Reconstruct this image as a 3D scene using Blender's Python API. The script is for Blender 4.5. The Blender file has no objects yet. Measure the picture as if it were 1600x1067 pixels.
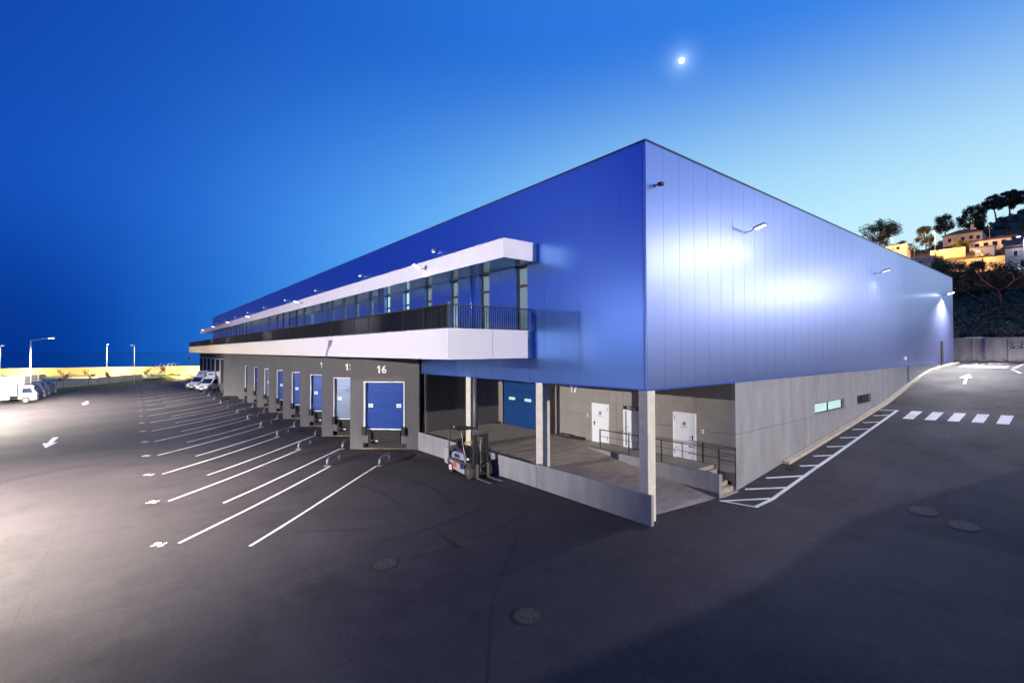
import bpy, bmesh, math, random
from mathutils import Vector, Matrix
random.seed(7)
R = math.radians
sc = bpy.context.scene
COL = sc.collection

# ------------------------------------------------------------------ camera
F_PX = 742.18
yaw, pit, rol = R(51.36), R(0.98), R(-0.21)
CAM = Vector((-13.9277, -9.9307, 5.7))
Fv = Vector((math.cos(pit)*math.cos(yaw), math.cos(pit)*math.sin(yaw), math.sin(pit)))
Rv = Vector((math.sin(yaw), -math.cos(yaw), 0)); Uv = Rv.cross(Fv)
R2 = Rv*math.cos(rol) + Uv*math.sin(rol); U2 = -Rv*math.sin(rol) + Uv*math.cos(rol)
cd = bpy.data.cameras.new('camera'); cam = bpy.data.objects.new('camera', cd); COL.objects.link(cam)
cam.matrix_world = Matrix(((R2.x, U2.x, -Fv.x, CAM.x), (R2.y, U2.y, -Fv.y, CAM.y), (R2.z, U2.z, -Fv.z, CAM.z), (0, 0, 0, 1)))
cd.sensor_width = 36; cd.lens = 36*F_PX/1600; cd.clip_end = 20000; cd.clip_start = 0.1
sc.camera = cam
MOON_DIR = (Fv + R2*(265/F_PX) + U2*(438.5/F_PX)).normalized()

# ------------------------------------------------------------------ world: dusk sky, sun gone down to the right of the frame
w = bpy.data.worlds.new('World'); sc.world = w; w.use_nodes = True
nt = w.node_tree; nt.nodes.clear()
def N(t, **k):
    n = nt.nodes.new(t)
    for a, b in k.items(): setattr(n, a, b)
    return n
def Lk(a, b): nt.links.new(a, b)
def M(op, a, b=None, clamp=False):
    n = N('ShaderNodeMath', operation=op, use_clamp=clamp)
    for i, v in enumerate((a, b)):
        if v is None: continue
        if isinstance(v, (int, float)): n.inputs[i].default_value = v
        else: Lk(v, n.inputs[i])
    return n.outputs[0]
tc = N('ShaderNodeTexCoord'); nrm = N('ShaderNodeVectorMath', operation='NORMALIZE'); Lk(tc.outputs['Generated'], nrm.inputs[0])
sep = N('ShaderNodeSeparateXYZ'); Lk(nrm.outputs[0], sep.inputs[0])
SUN_AZ = R(-18)
hx = M('MULTIPLY', sep.outputs[0], math.cos(SUN_AZ)); hy = M('MULTIPLY', sep.outputs[1], math.sin(SUN_AZ))
dot = M('ADD', hx, hy)
hl = M('SQRT', M('MAXIMUM', M('SUBTRACT', 1.0, M('MULTIPLY', sep.outputs[2], sep.outputs[2])), 0.0004))
t_az = M('ADD', M('MULTIPLY', M('DIVIDE', dot, hl), 0.5), 0.5, True)
def ramp(stops):
    n = N('ShaderNodeValToRGB'); Lk(t_az, n.inputs[0]); e = n.color_ramp.elements
    n.color_ramp.interpolation = 'B_SPLINE'
    while len(e) < len(stops): e.new(0.5)
    for el, (p, c) in zip(e, stops): el.position = p; el.color = (*c, 1)
    return n.outputs[0]
r_h = ramp([(0.0, (.003, .045, .32)), (.17, (.002, .032, .26)), (.28, (.001, .025, .23)), (.35, (.001, .065, .43)), (.48, (.03, .27, .84)), (.62, (.18, .60, 1.0)), (.76, (.60, .94, 1.0)), (1.0, (.80, .97, 1.0))])
r_m = ramp([(0.0, (.005, .075, .48)), (.20, (.004, .055, .42)), (.36, (.008, .11, .58)), (.50, (.06, .29, .88)), (.64, (.15, .48, .97)), (.78, (.36, .74, 1.0)), (1.0, (.58, .88, 1.0))])
r_t = ramp([(0.0, (.004, .05, .38)), (.22, (.004, .045, .34)), (.36, (.007, .085, .48)), (.50, (.014, .125, .60)), (.66, (.022, .17, .70)), (.84, (.032, .21, .78)), (1.0, (.04, .24, .82))])
def mixc(f, a, b):
    n = N('ShaderNodeMix', data_type='RGBA'); Lk(f, n.inputs[0]); Lk(a, n.inputs[6]); Lk(b, n.inputs[7]); return n.outputs[2]
def sstep(lo, hi):
    n = N('ShaderNodeMapRange', interpolation_type='SMOOTHSTEP'); Lk(sep.outputs[2], n.inputs[0]); n.inputs[1].default_value = lo; n.inputs[2].default_value = hi; return n.outputs[0]
sky = mixc(sstep(.20, .56), mixc(sstep(-.02, .30), r_h, r_m), r_t)
# scattered moonlight round the moon
md = N('ShaderNodeVectorMath', operation='DOT_PRODUCT'); Lk(nrm.outputs[0], md.inputs[0]); md.inputs[1].default_value = MOON_DIR
mg = M('ADD', M('MULTIPLY', M('POWER', M('MAXIMUM', md.outputs['Value'], 0.0), 3500.0), 0.18), M('MULTIPLY', M('POWER', M('MAXIMUM', md.outputs['Value'], 0.0), 22000.0), 0.40))
mgc = N('ShaderNodeMix', data_type='RGBA', blend_type='ADD'); mgc.inputs[0].default_value = 1.0
mcol = N('ShaderNodeMix', data_type='RGBA'); Lk(mg, mcol.inputs[0]); mcol.inputs[6].default_value = (0, 0, 0, 1); mcol.inputs[7].default_value = (.75, .9, 1.0, 1)
Lk(sky, mgc.inputs[6]); Lk(mcol.outputs[2], mgc.inputs[7])
bg = N('ShaderNodeBackground'); bg.inputs[1].default_value = 1.0; Lk(mgc.outputs[2], bg.inputs[0])
wo = N('ShaderNodeOutputWorld'); Lk(bg.outputs[0], wo.inputs[0])
# moonlight
ld = bpy.data.lights.new('moonlight', 'SUN'); ld.energy = 0.06; ld.angle = R(.5); ld.color = (.8, .9, 1)
lo = bpy.data.objects.new('moonlight', ld); COL.objects.link(lo); lo.rotation_euler = MOON_DIR.to_track_quat('Z', 'Y').to_euler(); lo.location = (0, 0, 60)
sc.view_settings.view_transform = 'Standard'; sc.view_settings.look = 'None'; sc.view_settings.exposure = 0.0; sc.view_settings.gamma = 1.0
sc.view_settings.use_curve_mapping = False

# ------------------------------------------------------------------ materials
MATS = {}
def mat(name, col, rough=.6, metal=0., var=0., vscale=3., bump=0., bscale=40., emit=None, estr=0., spec=.5, stretch=None, build=None, coat=0., alpha=1.):
    if name in MATS: return MATS[name]
    m = bpy.data.materials.new(name); m.use_nodes = True; t = m.node_tree; b = t.nodes['Principled BSDF']
    b.inputs['Base Color'].default_value = (*col, 1); b.inputs['Roughness'].default_value = rough; b.inputs['Metallic'].default_value = metal
    b.inputs['Specular IOR Level'].default_value = spec; b.inputs['Coat Weight'].default_value = coat; b.inputs['Coat IOR'].default_value = 1.7; b.inputs['Coat Roughness'].default_value = .04
    if emit: b.inputs['Emission Color'].default_value = (*emit, 1); b.inputs['Emission Strength'].default_value = estr
    if var or bump:
        c = t.nodes.new('ShaderNodeTexCoord'); mp = t.nodes.new('ShaderNodeMapping'); t.links.new(c.outputs['Object'], mp.inputs[0])
        if stretch: mp.inputs['Scale'].default_value = stretch
    if var:
        n = t.nodes.new('ShaderNodeTexNoise'); n.inputs['Scale'].default_value = vscale; n.inputs['Detail'].default_value = 6; n.inputs['Roughness'].default_value = .65
        t.links.new(mp.outputs[0], n.inputs[0])
        mr = t.nodes.new('ShaderNodeMapRange'); mr.inputs[1].default_value = .3; mr.inputs[2].default_value = .7; mr.inputs[3].default_value = 1-var; mr.inputs[4].default_value = 1+var
        t.links.new(n.outputs[0], mr.inputs[0])
        mx = t.nodes.new('ShaderNodeMix'); mx.data_type = 'RGBA'; mx.blend_type = 'MULTIPLY'; mx.inputs[0].default_value = 1
        mx.inputs[6].default_value = (*col, 1); t.links.new(mr.outputs[0], mx.inputs[7]); t.links.new(mx.outputs[2], b.inputs['Base Color'])
        m['colour_node'] = mx.name
    if bump:
        n2 = t.nodes.new('ShaderNodeTexNoise'); n2.inputs['Scale'].default_value = bscale; n2.inputs['Detail'].default_value = 4; t.links.new(mp.outputs[0], n2.inputs[0])
        bp = t.nodes.new('ShaderNodeBump'); bp.inputs['Strength'].default_value = bump; bp.inputs['Distance'].default_value = .02
        t.links.new(n2.outputs[0], bp.inputs['Height']); t.links.new(bp.outputs[0], b.inputs['Normal'])
    if build: build(m, t, b)
    MATS[name] = m; return m

def asphalt_nodes(m, t, b):
    c = t.nodes.new('ShaderNodeTexCoord')
    def noise(s, d=5, st=None):
        n = t.nodes.new('ShaderNodeTexNoise'); n.inputs['Scale'].default_value = s; n.inputs['Detail'].default_value = d; n.inputs['Roughness'].default_value = .6
        mp = t.nodes.new('ShaderNodeMapping'); t.links.new(c.outputs['Object'], mp.inputs[0])
        if st: mp.inputs['Scale'].default_value = st; mp.inputs['Rotation'].default_value = (0, 0, R(20))
        t.links.new(mp.outputs[0], n.inputs[0]); return n.outputs[0]
    def mrange(x, a, bb, lo, hi):
        q = t.nodes.new('ShaderNodeMapRange'); q.inputs[1].default_value = a; q.inputs[2].default_value = bb; q.inputs[3].default_value = lo; q.inputs[4].default_value = hi
        t.links.new(x, q.inputs[0]); return q.outputs[0]
    def mul(a, bb):
        q = t.nodes.new('ShaderNodeMath'); q.operation = 'MULTIPLY'; t.links.new(a, q.inputs[0]); t.links.new(bb, q.inputs[1]); return q.outputs[0]
    f = mul(mul(mrange(noise(.12, 6), .3, .7, .78, 1.22), mrange(noise(1.1, 6, (.25, 1, 1)), .3, .7, .86, 1.14)), mrange(noise(48, 2), .25, .75, .55, 1.45))
    f = mul(f, mrange(noise(.5, 8), .54, .66, 1.0, .70)); f = mul(f, mrange(noise(9, 6), .3, .7, .85, 1.15)); f = mul(f, mrange(noise(24, 4), .35, .65, .82, 1.18))
    f = mul(f, mrange(noise(2.2, 9, (1, .12, 1)), .60, .70, 1.0, .78)); f = mul(f, mrange(noise(3.1, 3), .70, .76, 1.0, .62))
    mx = t.nodes.new('ShaderNodeMix'); mx.data_type = 'RGBA'; mx.blend_type = 'MULTIPLY'; mx.inputs[0].default_value = 1
    mx.inputs[6].default_value = b.inputs['Base Color'].default_value; t.links.new(f, mx.inputs[7]); t.links.new(mx.outputs[2], b.inputs['Base Color'])
    bp = t.nodes.new('ShaderNodeBump'); bp.inputs['Strength'].default_value = .5; bp.inputs['Distance'].default_value = .006
    t.links.new(noise(130, 3), bp.inputs['Height']); t.links.new(bp.outputs[0], b.inputs['Normal'])
    t.links.new(mrange(noise(.3, 4), .3, .7, .72, .9), b.inputs['Roughness'])

def ribbed(axis, scale, strength, dist):
    def f(m, t, b):
        c = t.nodes.new('ShaderNodeTexCoord')
        wv = t.nodes.new('ShaderNodeTexWave'); wv.bands_direction = axis; wv.inputs['Scale'].default_value = scale; wv.inputs['Distortion'].default_value = 0
        t.links.new(c.outputs['Object'], wv.inputs[0])
        n = t.nodes.new('ShaderNodeTexNoise'); n.inputs['Scale'].default_value = 1.1; n.inputs['Detail'].default_value = 3
        mp = t.nodes.new('ShaderNodeMapping'); mp.inputs['Scale'].default_value = (1, 1, .35); t.links.new(c.outputs['Object'], mp.inputs[0]); t.links.new(mp.outputs[0], n.inputs[0])
        bp = t.nodes.new('ShaderNodeBump'); bp.inputs['Strength'].default_value = strength; bp.inputs['Distance'].default_value = dist
        t.links.new(wv.outputs[1], bp.inputs['Height'])
        bp2 = t.nodes.new('ShaderNodeBump'); bp2.inputs['Strength'].default_value = .10; bp2.inputs['Distance'].default_value = .03
        t.links.new(n.outputs[0], bp2.inputs['Height']); t.links.new(bp.outputs[0], bp2.inputs['Normal']); t.links.new(bp2.outputs[0], b.inputs['Normal'])
    return f

BLUE_R_TINT = mat('blue panel reflection tint', (.33, .37, .75), .34, 1.0, build=ribbed('X', 12, .2, .003))  # same paint as the west wall, bright sky sheen tinted into the colour
BLUE_L_TINT = mat('blue panel reflection tint west', (.19, .38, .87), .29, 1.0, build=ribbed('Y', 12, .10, .002))  # same paint again, bluer base stands in for the darker sky it reflects
SILVER = mat('silver cladding', (.74, .71, .77), .42, .25, build=ribbed('Z', 5.0, .5, .012))
SILVER2 = mat('silver flat cladding', (.74, .71, .77), .45, .25, var=.05, vscale=2)
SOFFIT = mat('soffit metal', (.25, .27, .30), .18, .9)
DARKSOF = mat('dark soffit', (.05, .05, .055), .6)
COPING = mat('coping', (.05, .06, .12), .35, .6)
CONC = mat('concrete', (.245, .238, .252), .85, var=.20, vscale=1.6, bump=.25, bscale=30, stretch=(1, 1, .22))
CONC_RAMP = mat('ramp concrete', (.30, .255, .23), .8, var=.25, vscale=2.2, bump=.3, bscale=25, stretch=(.5, 1.6, 1))
CONC_COL = mat('column concrete', (.60, .55, .47), .85, var=.12, vscale=3, bump=.2, bscale=30)
DOCKW = mat('dock wall render', (.105, .098, .102), .85, var=.10, vscale=1.4, bump=.12, bscale=60, stretch=(1, 1, .4))
BACKW = mat('recess wall', (.25, .225, .205), .85, var=.10, vscale=1.5, bump=.12, bscale=40)
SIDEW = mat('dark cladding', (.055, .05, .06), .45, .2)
BLUED = mat('blue door', (.009, .055, .28), .38, .2)
BLUED2 = mat('blue sectional door', (.006, .05, .19), .4, .1)
GLINTD = mat('roller door painted glint', (.22, .27, .38), .3, .5)  # lamp glint on blue slats, put into a paler base colour
BROWND = mat('dark brown door', (.028, .022, .024), .5)
WHITE = mat('white paint metal', (.80, .78, .76), .5, var=.04)
DOORW = mat('door leaf', (.74, .74, .76), .5, var=.04, vscale=5)
BLACK = mat('black rubber', (.014, .013, .014), .75, var=.2, vscale=8)
BLACKM = mat('black painted steel', (.018, .017, .021), .42)
PITF = mat('pit floor', (.30, .22, .14), .9, var=.2)
STEEL = mat('galvanised steel', (.40, .41, .44), .38, .85, var=.1, vscale=9)
def worn_nodes(m, t, b):
    c = t.nodes.new('ShaderNodeTexCoord'); n = t.nodes.new('ShaderNodeTexNoise'); n.inputs['Scale'].default_value = 14; n.inputs['Detail'].default_value = 8; n.inputs['Roughness'].default_value = .75
    n2 = t.nodes.new('ShaderNodeTexNoise'); n2.inputs['Scale'].default_value = .8; n2.inputs['Detail'].default_value = 4
    t.links.new(c.outputs['Object'], n.inputs[0]); t.links.new(c.outputs['Object'], n2.inputs[0])
    a = t.nodes.new('ShaderNodeMath'); a.operation = 'MULTIPLY_ADD'; t.links.new(n2.outputs[0], a.inputs[0]); a.inputs[1].default_value = .45; t.links.new(n.outputs[0], a.inputs[2])
    r = t.nodes.new('ShaderNodeMapRange'); r.inputs[1].default_value = .76; r.inputs[2].default_value = .93; r.inputs[3].default_value = 0; r.inputs[4].default_value = .85; t.links.new(a.outputs[0], r.inputs[0])
    mx = t.nodes.new('ShaderNodeMix'); mx.data_type = 'RGBA'; t.links.new(r.outputs[0], mx.inputs[0]); mx.inputs[6].default_value = b.inputs['Base Color'].default_value; mx.inputs[7].default_value = (.09, .082, .084, 1)
    t.links.new(mx.outputs[2], b.inputs['Base Color'])
PAINT = mat('road paint', (.70, .68, .67), .75, build=worn_nodes)
ASPH = mat('asphalt', (.033, .0275, .0325), .8, spec=.35, build=asphalt_nodes)
ASPHD = mat('asphalt joint', (.018, .015, .017), .85, var=.3)
IRON = mat('cast iron', (.040, .032, .032), .7, .2, var=.3, vscale=14)
KERB = mat('kerb stone', (.46, .385, .30), .85, var=.2, vscale=4, bump=.3)
FRAMEW = mat('window frame brown', (.055, .035, .03), .4, .3)
GRASS = mat('grass', (.07, .11, .025), .9, var=.3, vscale=3)
PANE_LIT = mat('lit pane', (.04, .06, .06), .08, 0, emit=(.62, .92, .88), estr=.85)
PANE_DIM = mat('dim pane', (.10, .14, .17), .06, .0, emit=(.40, .62, .66), estr=.16, spec=.8)
PANE_DARK = mat('dark glass', (.012, .022, .05), .04, spec=.9)
LAMP_W = mat('lamp glass cool', (1, 1, 1), .3, emit=(.95, .96, 1.0), estr=14)
LAMP_S = mat('small lamp glass', (1, 1, 1), .3, emit=(1., .95, .9), estr=1.5)
LAMP_Y = mat('lamp glass sodium', (1, 1, 1), .3, emit=(1.0, .72, .28), estr=40)
MOONM = mat('moon', (1, 1, 1), 1, emit=(1, 1, .98), estr=6)
RED = mat('red paint', (.55, .03, .02), .5)
WHITEV = mat('vehicle white', (.78, .78, .80), .3, coat=.4)
DARKV = mat('vehicle dark blue', (.02, .03, .08), .25, coat=.4)
GREYV = mat('vehicle grey plastic', (.05, .05, .055), .6)
TYRE = mat('tyre', (.035, .030, .028), .85, var=.2, vscale=20)
RIM = mat('rim', (.45, .45, .47), .4, .6)
ORANGE = mat('orange plastic', (.85, .20, .02), .4)
YELLOW = mat('yellow plastic', (.85, .55, .02), .5)
LGREY = mat('forklift grey', (.25, .25, .31), .4)

# ------------------------------------------------------------------ mesh helpers
class MB:
    def __init__(s, mtx=None): s.v = []; s.f = []; s.m = mtx
    def add(s, vs, fs):
        o = len(s.v)
        s.v += [tuple(s.m @ Vector(p)) if s.m else tuple(p) for p in vs]; s.f += [tuple(i+o for i in f) for f in fs]; return s
    def box(s, a, b):
        x0, x1 = sorted((a[0], b[0])); y0, y1 = sorted((a[1], b[1])); z0, z1 = sorted((a[2], b[2]))
        return s.add([(x0, y0, z0), (x1, y0, z0), (x1, y1, z0), (x0, y1, z0), (x0, y0, z1), (x1, y0, z1), (x1, y1, z1), (x0, y1, z1)],
              [(0, 3, 2, 1), (4, 5, 6, 7), (0, 1, 5, 4), (1, 2, 6, 5), (2, 3, 7, 6), (3, 0, 4, 7)])
    def prism(s, pts, h0, h1, ax='z'):
        n = len(pts)
        def P(p, h): return {'z': (p[0], p[1], h), 'y': (p[0], h, p[1]), 'x': (h, p[0], p[1])}[ax]
        vs = [P(p, h0) for p in pts]+[P(p, h1) for p in pts]
        return s.add(vs, [tuple(range(n-1, -1, -1)), tuple(range(n, 2*n))]+[(i, (i+1) % n, n+(i+1) % n, n+i) for i in range(n)])
    def tube(s, pts, r, n=8, caps=True):
        pts = [Vector(p) for p in pts]; rs = r if isinstance(r, (list, tuple)) else [r]*len(pts); vs = []; fs = []
        up = None
        for i, p in enumerate(pts):
            d = (pts[min(i+1, len(pts)-1)]-pts[max(i-1, 0)]).normalized()
            if up is None: up = Vector((0, 0, 1)) if abs(d.z) < .9 else Vector((1, 0, 0))
            a = d.cross(up).normalized(); b_ = a.cross(d).normalized(); up = b_
            for k in range(n):
                q = 2*math.pi*k/n; vs.append(p+a*(rs[i]*math.cos(q))+b_*(rs[i]*math.sin(q)))
        for i in range(len(pts)-1):
            for k in range(n): fs.append((i*n+k, i*n+(k+1) % n, (i+1)*n+(k+1) % n, (i+1)*n+k))
        if caps: fs += [tuple(range(n-1, -1, -1)), tuple(range((len(pts)-1)*n, len(pts)*n))]
        return s.add(vs, fs)
    def disc(s, c, r, ax, h, n=24, r2=None):
        c = Vector(c); e = {'x': Vector((1, 0, 0)), 'y': Vector((0, 1, 0)), 'z': Vector((0, 0, 1))}[ax]*h*.5
        return s.tube([c-e, c+e], [r, r2 if r2 is not None else r], n)
    def sphere(s, c, r, n=12, m=8, sq=(1, 1, 1)):
        vs = []; fs = []
        for i in range(m+1):
            th = math.pi*i/m
            for k in range(n):
                ph = 2*math.pi*k/n; vs.append((c[0]+r*sq[0]*math.sin(th)*math.cos(ph), c[1]+r*sq[1]*math.sin(th)*math.sin(ph), c[2]+r*sq[2]*math.cos(th)))
        for i in range(m):
            for k in range(n): fs.append((i*n+k, (i+1)*n+k, (i+1)*n+(k+1) % n, i*n+(k+1) % n))
        return s.add(vs, fs)
    def mesh(s, name, m, smooth=False):
        me = bpy.data.meshes.new(name); me.from_pydata(s.v, [], s.f); me.materials.append(m)
        bm = bmesh.new(); bm.from_mesh(me); bmesh.ops.recalc_face_normals(bm, faces=bm.faces); bm.to_mesh(me); bm.free()
        if smooth: me.polygons.foreach_set('use_smooth', [True]*len(me.polygons))
        me.update(); return me
    def build(s, name, m, parent=None, smooth=False, bevel=0):
        o = bpy.data.objects.new(name, s.mesh(name, m, smooth)); COL.objects.link(o)
        if parent: o.parent = parent
        if bevel:
            bv = o.modifiers.new('bevel', 'BEVEL'); bv.width = bevel; bv.segments = 2; bv.limit_method = 'ANGLE'; bv.angle_limit = R(35)
        return o
def inst(name, me, parent, loc=(0, 0, 0), rot=(0, 0, 0), scl=(1, 1, 1)):
    o = bpy.data.objects.new(name, me); COL.objects.link(o); o.parent = parent; o.location = loc; o.rotation_euler = rot; o.scale = scl; return o
def tag(o, label, cat, group=None):
    o['label'] = label; o['category'] = cat
    if group: o['group'] = group
    return o
def thing(name, label, cat, loc=(0, 0, 0), rz=0, group=None):
    o = bpy.data.objects.new(name, None); COL.objects.link(o); o.location = loc; o.rotation_euler = (0, 0, rz); o.empty_display_size = .3
    return tag(o, label, cat, group)
def struct(o, kind='structure'): o['kind'] = kind; return o
def copy_tree(o, parent=None):
    c = o.copy(); COL.objects.link(c); c.parent = parent
    for ch in list(o.children): copy_tree(ch, c)
    return c
def text_mesh(body, size, m, depth=.01, bold=.0, align='CENTER'):
    cu = bpy.data.curves.new('text', 'FONT'); cu.body = body; cu.size = size; cu.extrude = depth; cu.offset = bold; cu.align_x = align; cu.align_y = 'CENTER'; cu.resolution_u = 3
    o = bpy.data.objects.new('text', cu); COL.objects.link(o); dg = bpy.context.evaluated_depsgraph_get(); dg.update()
    me = bpy.data.meshes.new_from_object(o.evaluated_get(dg)); bpy.data.objects.remove(o); me.materials.clear(); me.materials.append(m); return me
def line_mesh(n, wd, h, m, seed=1):
    """a line of lettering too small to read: n upright marks of letter size"""
    r_ = random.Random(seed); q = MB(); p = wd/n
    for i in range(n):
        x = -wd/2+i*p
        for b_ in ((0, .22, 0, 1), (.22, .72, .82 if r_.random() < .6 else .4, 1 if r_.random() < .6 else .58), (.52, .74, 0 if r_.random() < .7 else .45, 1)):
            z0, z1 = sorted((b_[2], b_[3])); q.box((x+b_[0]*p, (z0-.5)*h, -.001), (x+b_[1]*p, (max(z1, z0+.18)-.5)*h, .001+.0001*i))
    return q.mesh('lettering', m)
def number_mesh(body, size, m, depth=.01):
    """heavy sans digits; the 1 has a flag"""
    mb = MB(); x = 0.0; me_all = []
    bm = bmesh.new()
    for ch in body:
        if ch == '1':
            q = MB().prism([(x+.20*size, -.36*size), (x+.35*size, -.36*size), (x+.35*size, .36*size), (x+.23*size, .36*size), (x+.06*size, .20*size), (x+.06*size, .08*size), (x+.20*size, .17*size)], -depth, depth, 'z')
            me = q.mesh('digit', m); bm.from_mesh(me); bpy.data.meshes.remove(me); x += .46*size
        else:
            me = text_mesh(ch, size, m, depth, .020*size, 'LEFT'); mn = min(v.co.x for v in me.vertices); mx = max(v.co.x for v in me.vertices); ym = (min(v.co.y for v in me.vertices)+max(v.co.y for v in me.vertices))/2
            for v in me.vertices: v.co.x += x+.06*size-mn; v.co.y -= ym
            bm.from_mesh(me); x += mx-mn+.10*size; bpy.data.meshes.remove(me)
    for v in bm.verts: v.co.x -= x/2
    me = bpy.data.meshes.new('number'); bm.to_mesh(me); bm.free(); me.materials.append(m); return me
def light(name, parent, loc, energy, col=(1, 1, 1), kind='POINT', size=.25, target=None, spot=120, blend=.6):
    d = bpy.data.lights.new(name, kind); d.energy = energy; d.color = col; d.shadow_soft_size = size
    if kind == 'SPOT': d.spot_size = R(spot); d.spot_blend = blend
    o = bpy.data.objects.new(name, d); COL.objects.link(o); o.location = loc
    if parent: o.parent = parent
    if target is not None: o.rotation_euler = (Vector(target)-Vector(loc)).to_track_quat('-Z', 'Y').to_euler()
    return o

# ------------------------------------------------------------------ ground
def Ss(t): t = min(1, max(0, t)); return t*t*(3-2*t)
PX = [5.0, 6.24, 10.65, 13.63, 17.56, 27.66, 34, 38.1, 42, 46.33, 53, 62, 400]; PZ = [-.36, -.36, .10, .38, .78, 1.80, 2.75, 3.30, 3.68, 3.88, 4.06, 4.15, 4.15]
def interp(x, X, Y):
    if x <= X[0]: return Y[0]
    for i in range(len(X)-1):
        if x <= X[i+1]: return Y[i]+(Y[i+1]-Y[i])*(x-X[i])/(X[i+1]-X[i])
    return Y[-1]
def g(x, y):
    if x > 5: return interp(x, PX, PZ)
    if x > 0: return -.31-.05*Ss(x/5)
    return -.31-.44*Ss(-x/11.)-.13*Ss((y-6)/10)*(1-Ss(-x/11.))
def gb(x, y): return -.7 if (y > .45 and .3 < x < 52.4) else g(x, y)
xs = sorted(set([-90, -60, -45, -35, -30]+[-28+i*.5 for i in range(56)]+[0, .3, .31, 1, 2, 3, 4]+PX[:-1]+[8, 12, 20, 24, 30, 36, 40, 44, 50, 52.39, 52.4, 57, 62.6]))
ys = sorted(set([-60, -45, -30, -20, -15, -12, -10, -8, -6, -4, -3, -2, -1, 0, .44, .46]+[1+i for i in range(40)]+[41+3*i for i in range(26)]+[122, 126, 130, 140, 160]))
def beyond(x, y):      # the yard ends at a diagonal verge on the far left
    return y > 97+(x+22.25)*1.56+1.5 if x < -8.5 else (y > 119.5+(x+8.5)*9 and x < 0)
V = [(x, y, gb(x, y)) for y in ys for x in xs]; nx = len(xs)
Fc = [(j*nx+i, j*nx+i+1, (j+1)*nx+i+1, (j+1)*nx+i) for j in range(len(ys)-1) for i in range(nx-1) if not beyond((xs[i]+xs[i+1])/2, (ys[j]+ys[j+1])/2)]
mb = MB(); mb.v = V; mb.f = Fc
yard = struct(mb.build('asphalt_yard', ASPH, smooth=False))

def drape(name, poly, m, parent, dz=.008, sub=None):
    """flat painted marking: polygon (x, y) cut along x so it follows the slope"""
    bm = bmesh.new(); bm.faces.new([bm.verts.new((p[0], p[1], 0)) for p in poly])
    x0 = min(p[0] for p in poly); x1 = max(p[0] for p in poly)
    for c in [x for x in xs if x0 < x < x1]:
        bmesh.ops.bisect_plane(bm, geom=bm.verts[:]+bm.edges[:]+bm.faces[:], plane_co=(c, 0, 0), plane_no=(1, 0, 0))
    y0 = min(p[1] for p in poly); y1 = max(p[1] for p in poly)
    for c in [y for y in ys if y0 < y < y1 and y1-y0 > 2]:
        bmesh.ops.bisect_plane(bm, geom=bm.verts[:]+bm.edges[:]+bm.faces[:], plane_co=(0, c, 0), plane_no=(0, 1, 0))
    for v in bm.verts: v.co.z = g(v.co.x, v.co.y)+dz
    bmesh.ops.recalc_face_normals(bm, faces=bm.faces)
    for f in bm.faces:
        if f.normal.z < 0: f.normal_flip()
    me = bpy.data.meshes.new(name); bm.to_mesh(me); bm.free(); me.materials.append(m)
    o = bpy.data.objects.new(name, me); COL.objects.link(o); o.parent = parent; return o
def strip(name, a, b, wd, m, parent, dz=.008):
    a = Vector(a); b = Vector(b); n = (b-a).normalized(); n = Vector((-n.y, n.x))*wd/2
    return drape(name, [a+n, b+n, b-n, a-n], m, parent, dz)
SP = 5.7
for k in range(17):
    dy = 5.72*k
    strip('bay_line', (-12.65, 9.61+dy), (-5.47, 16.51+dy), .12, PAINT, yard)
    if k != 8: strip('bay_line', (-10.85, 7.82+dy), (-3.6, 14.66+dy), .12, PAINT, yard)
    if 16-k > 0:
        me = number_mesh(str(16-k), .50, PAINT, .0005)
        o = inst('bay_number', me, yard, (-13.18, 9.87+dy, g(-13.18, 9.87)+.012), (0, 0, R(135)))
for k, st in enumerate([((23.23, -1.99), (23.37, -2.46), (25.86, -2.42), (25.73, -1.92)), ((23.73, -3.96), (23.86, -4.48), (26.38, -4.44), (26.23, -3.92)), ((24.01, -6.02), (24.04, -6.52), (26.59, -6.52), (26.55, -6.0))]): pass
for k in range(5):
    yc = -2.0-1.0*k; xo = 23.25+.2*k
    drape('crossing_stripe', [(xo, yc), (xo+.1, yc-.5), (xo+2.62, yc-.48), (xo+2.5, yc+.04)], PAINT, yard)
drape('road_arrow', [(40.7, -2.75), (38.25, -3.24), (38.2, -3.0), (35.56, -3.25), (35.51, -3.06), (38.14, -2.80), (38.06, -2.48)], PAINT, yard)
drape('stop_line', [(47.0, -1.2), (47.5, -4.3), (50.4, -4.2), (49.9, -1.1)], PAINT, yard)
me = text_mesh('STOP', 1.15, PAINT, 0, .03)
o = inst('stop_lettering', me, yard, (54.4, -2.5, g(54.4, -2.5)+.02), (0, R(-.6), R(-90)), (.9, 4.0, 1))
strip('edge_line', (46.52, -4.82), (55.0, -4.86), .15, PAINT, yard); strip('edge_line', (45.1, -4.85), (44.3, -5.05), .15, PAINT, yard); strip('edge_line', (43.5, -5.2), (41.7, -5.6), .15, PAINT, yard)
strip('hatch_border', (4.72, -1.45), (25.6, -1.25), .16, PAINT, yard)
for a, b in zip([(4.4, -.23), (6.64, -.17), (8.45, -.26), (10.86, -.74), (12.81, -.67), (14.82, -.62), (16.93, -.58), (19.13, -.55), (21.14, -.54), (23.39, -.49), (25.35, -.35)],
                [(6.3, -1.36), (7.85, -1.40), (9.65, -1.38), (11.5, -1.36), (13.5, -1.34), (15.45, -1.32), (17.55, -1.3), (19.75, -1.27), (21.8, -1.26), (23.9, -1.24), (25.5, -1.22)]):
    strip('hatch_bar', a, b, .16, PAINT, yard, .007)
strip('hatch_border', (4.45, -.25), (4.78, -1.47), .10, PAINT, yard, .009)
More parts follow.
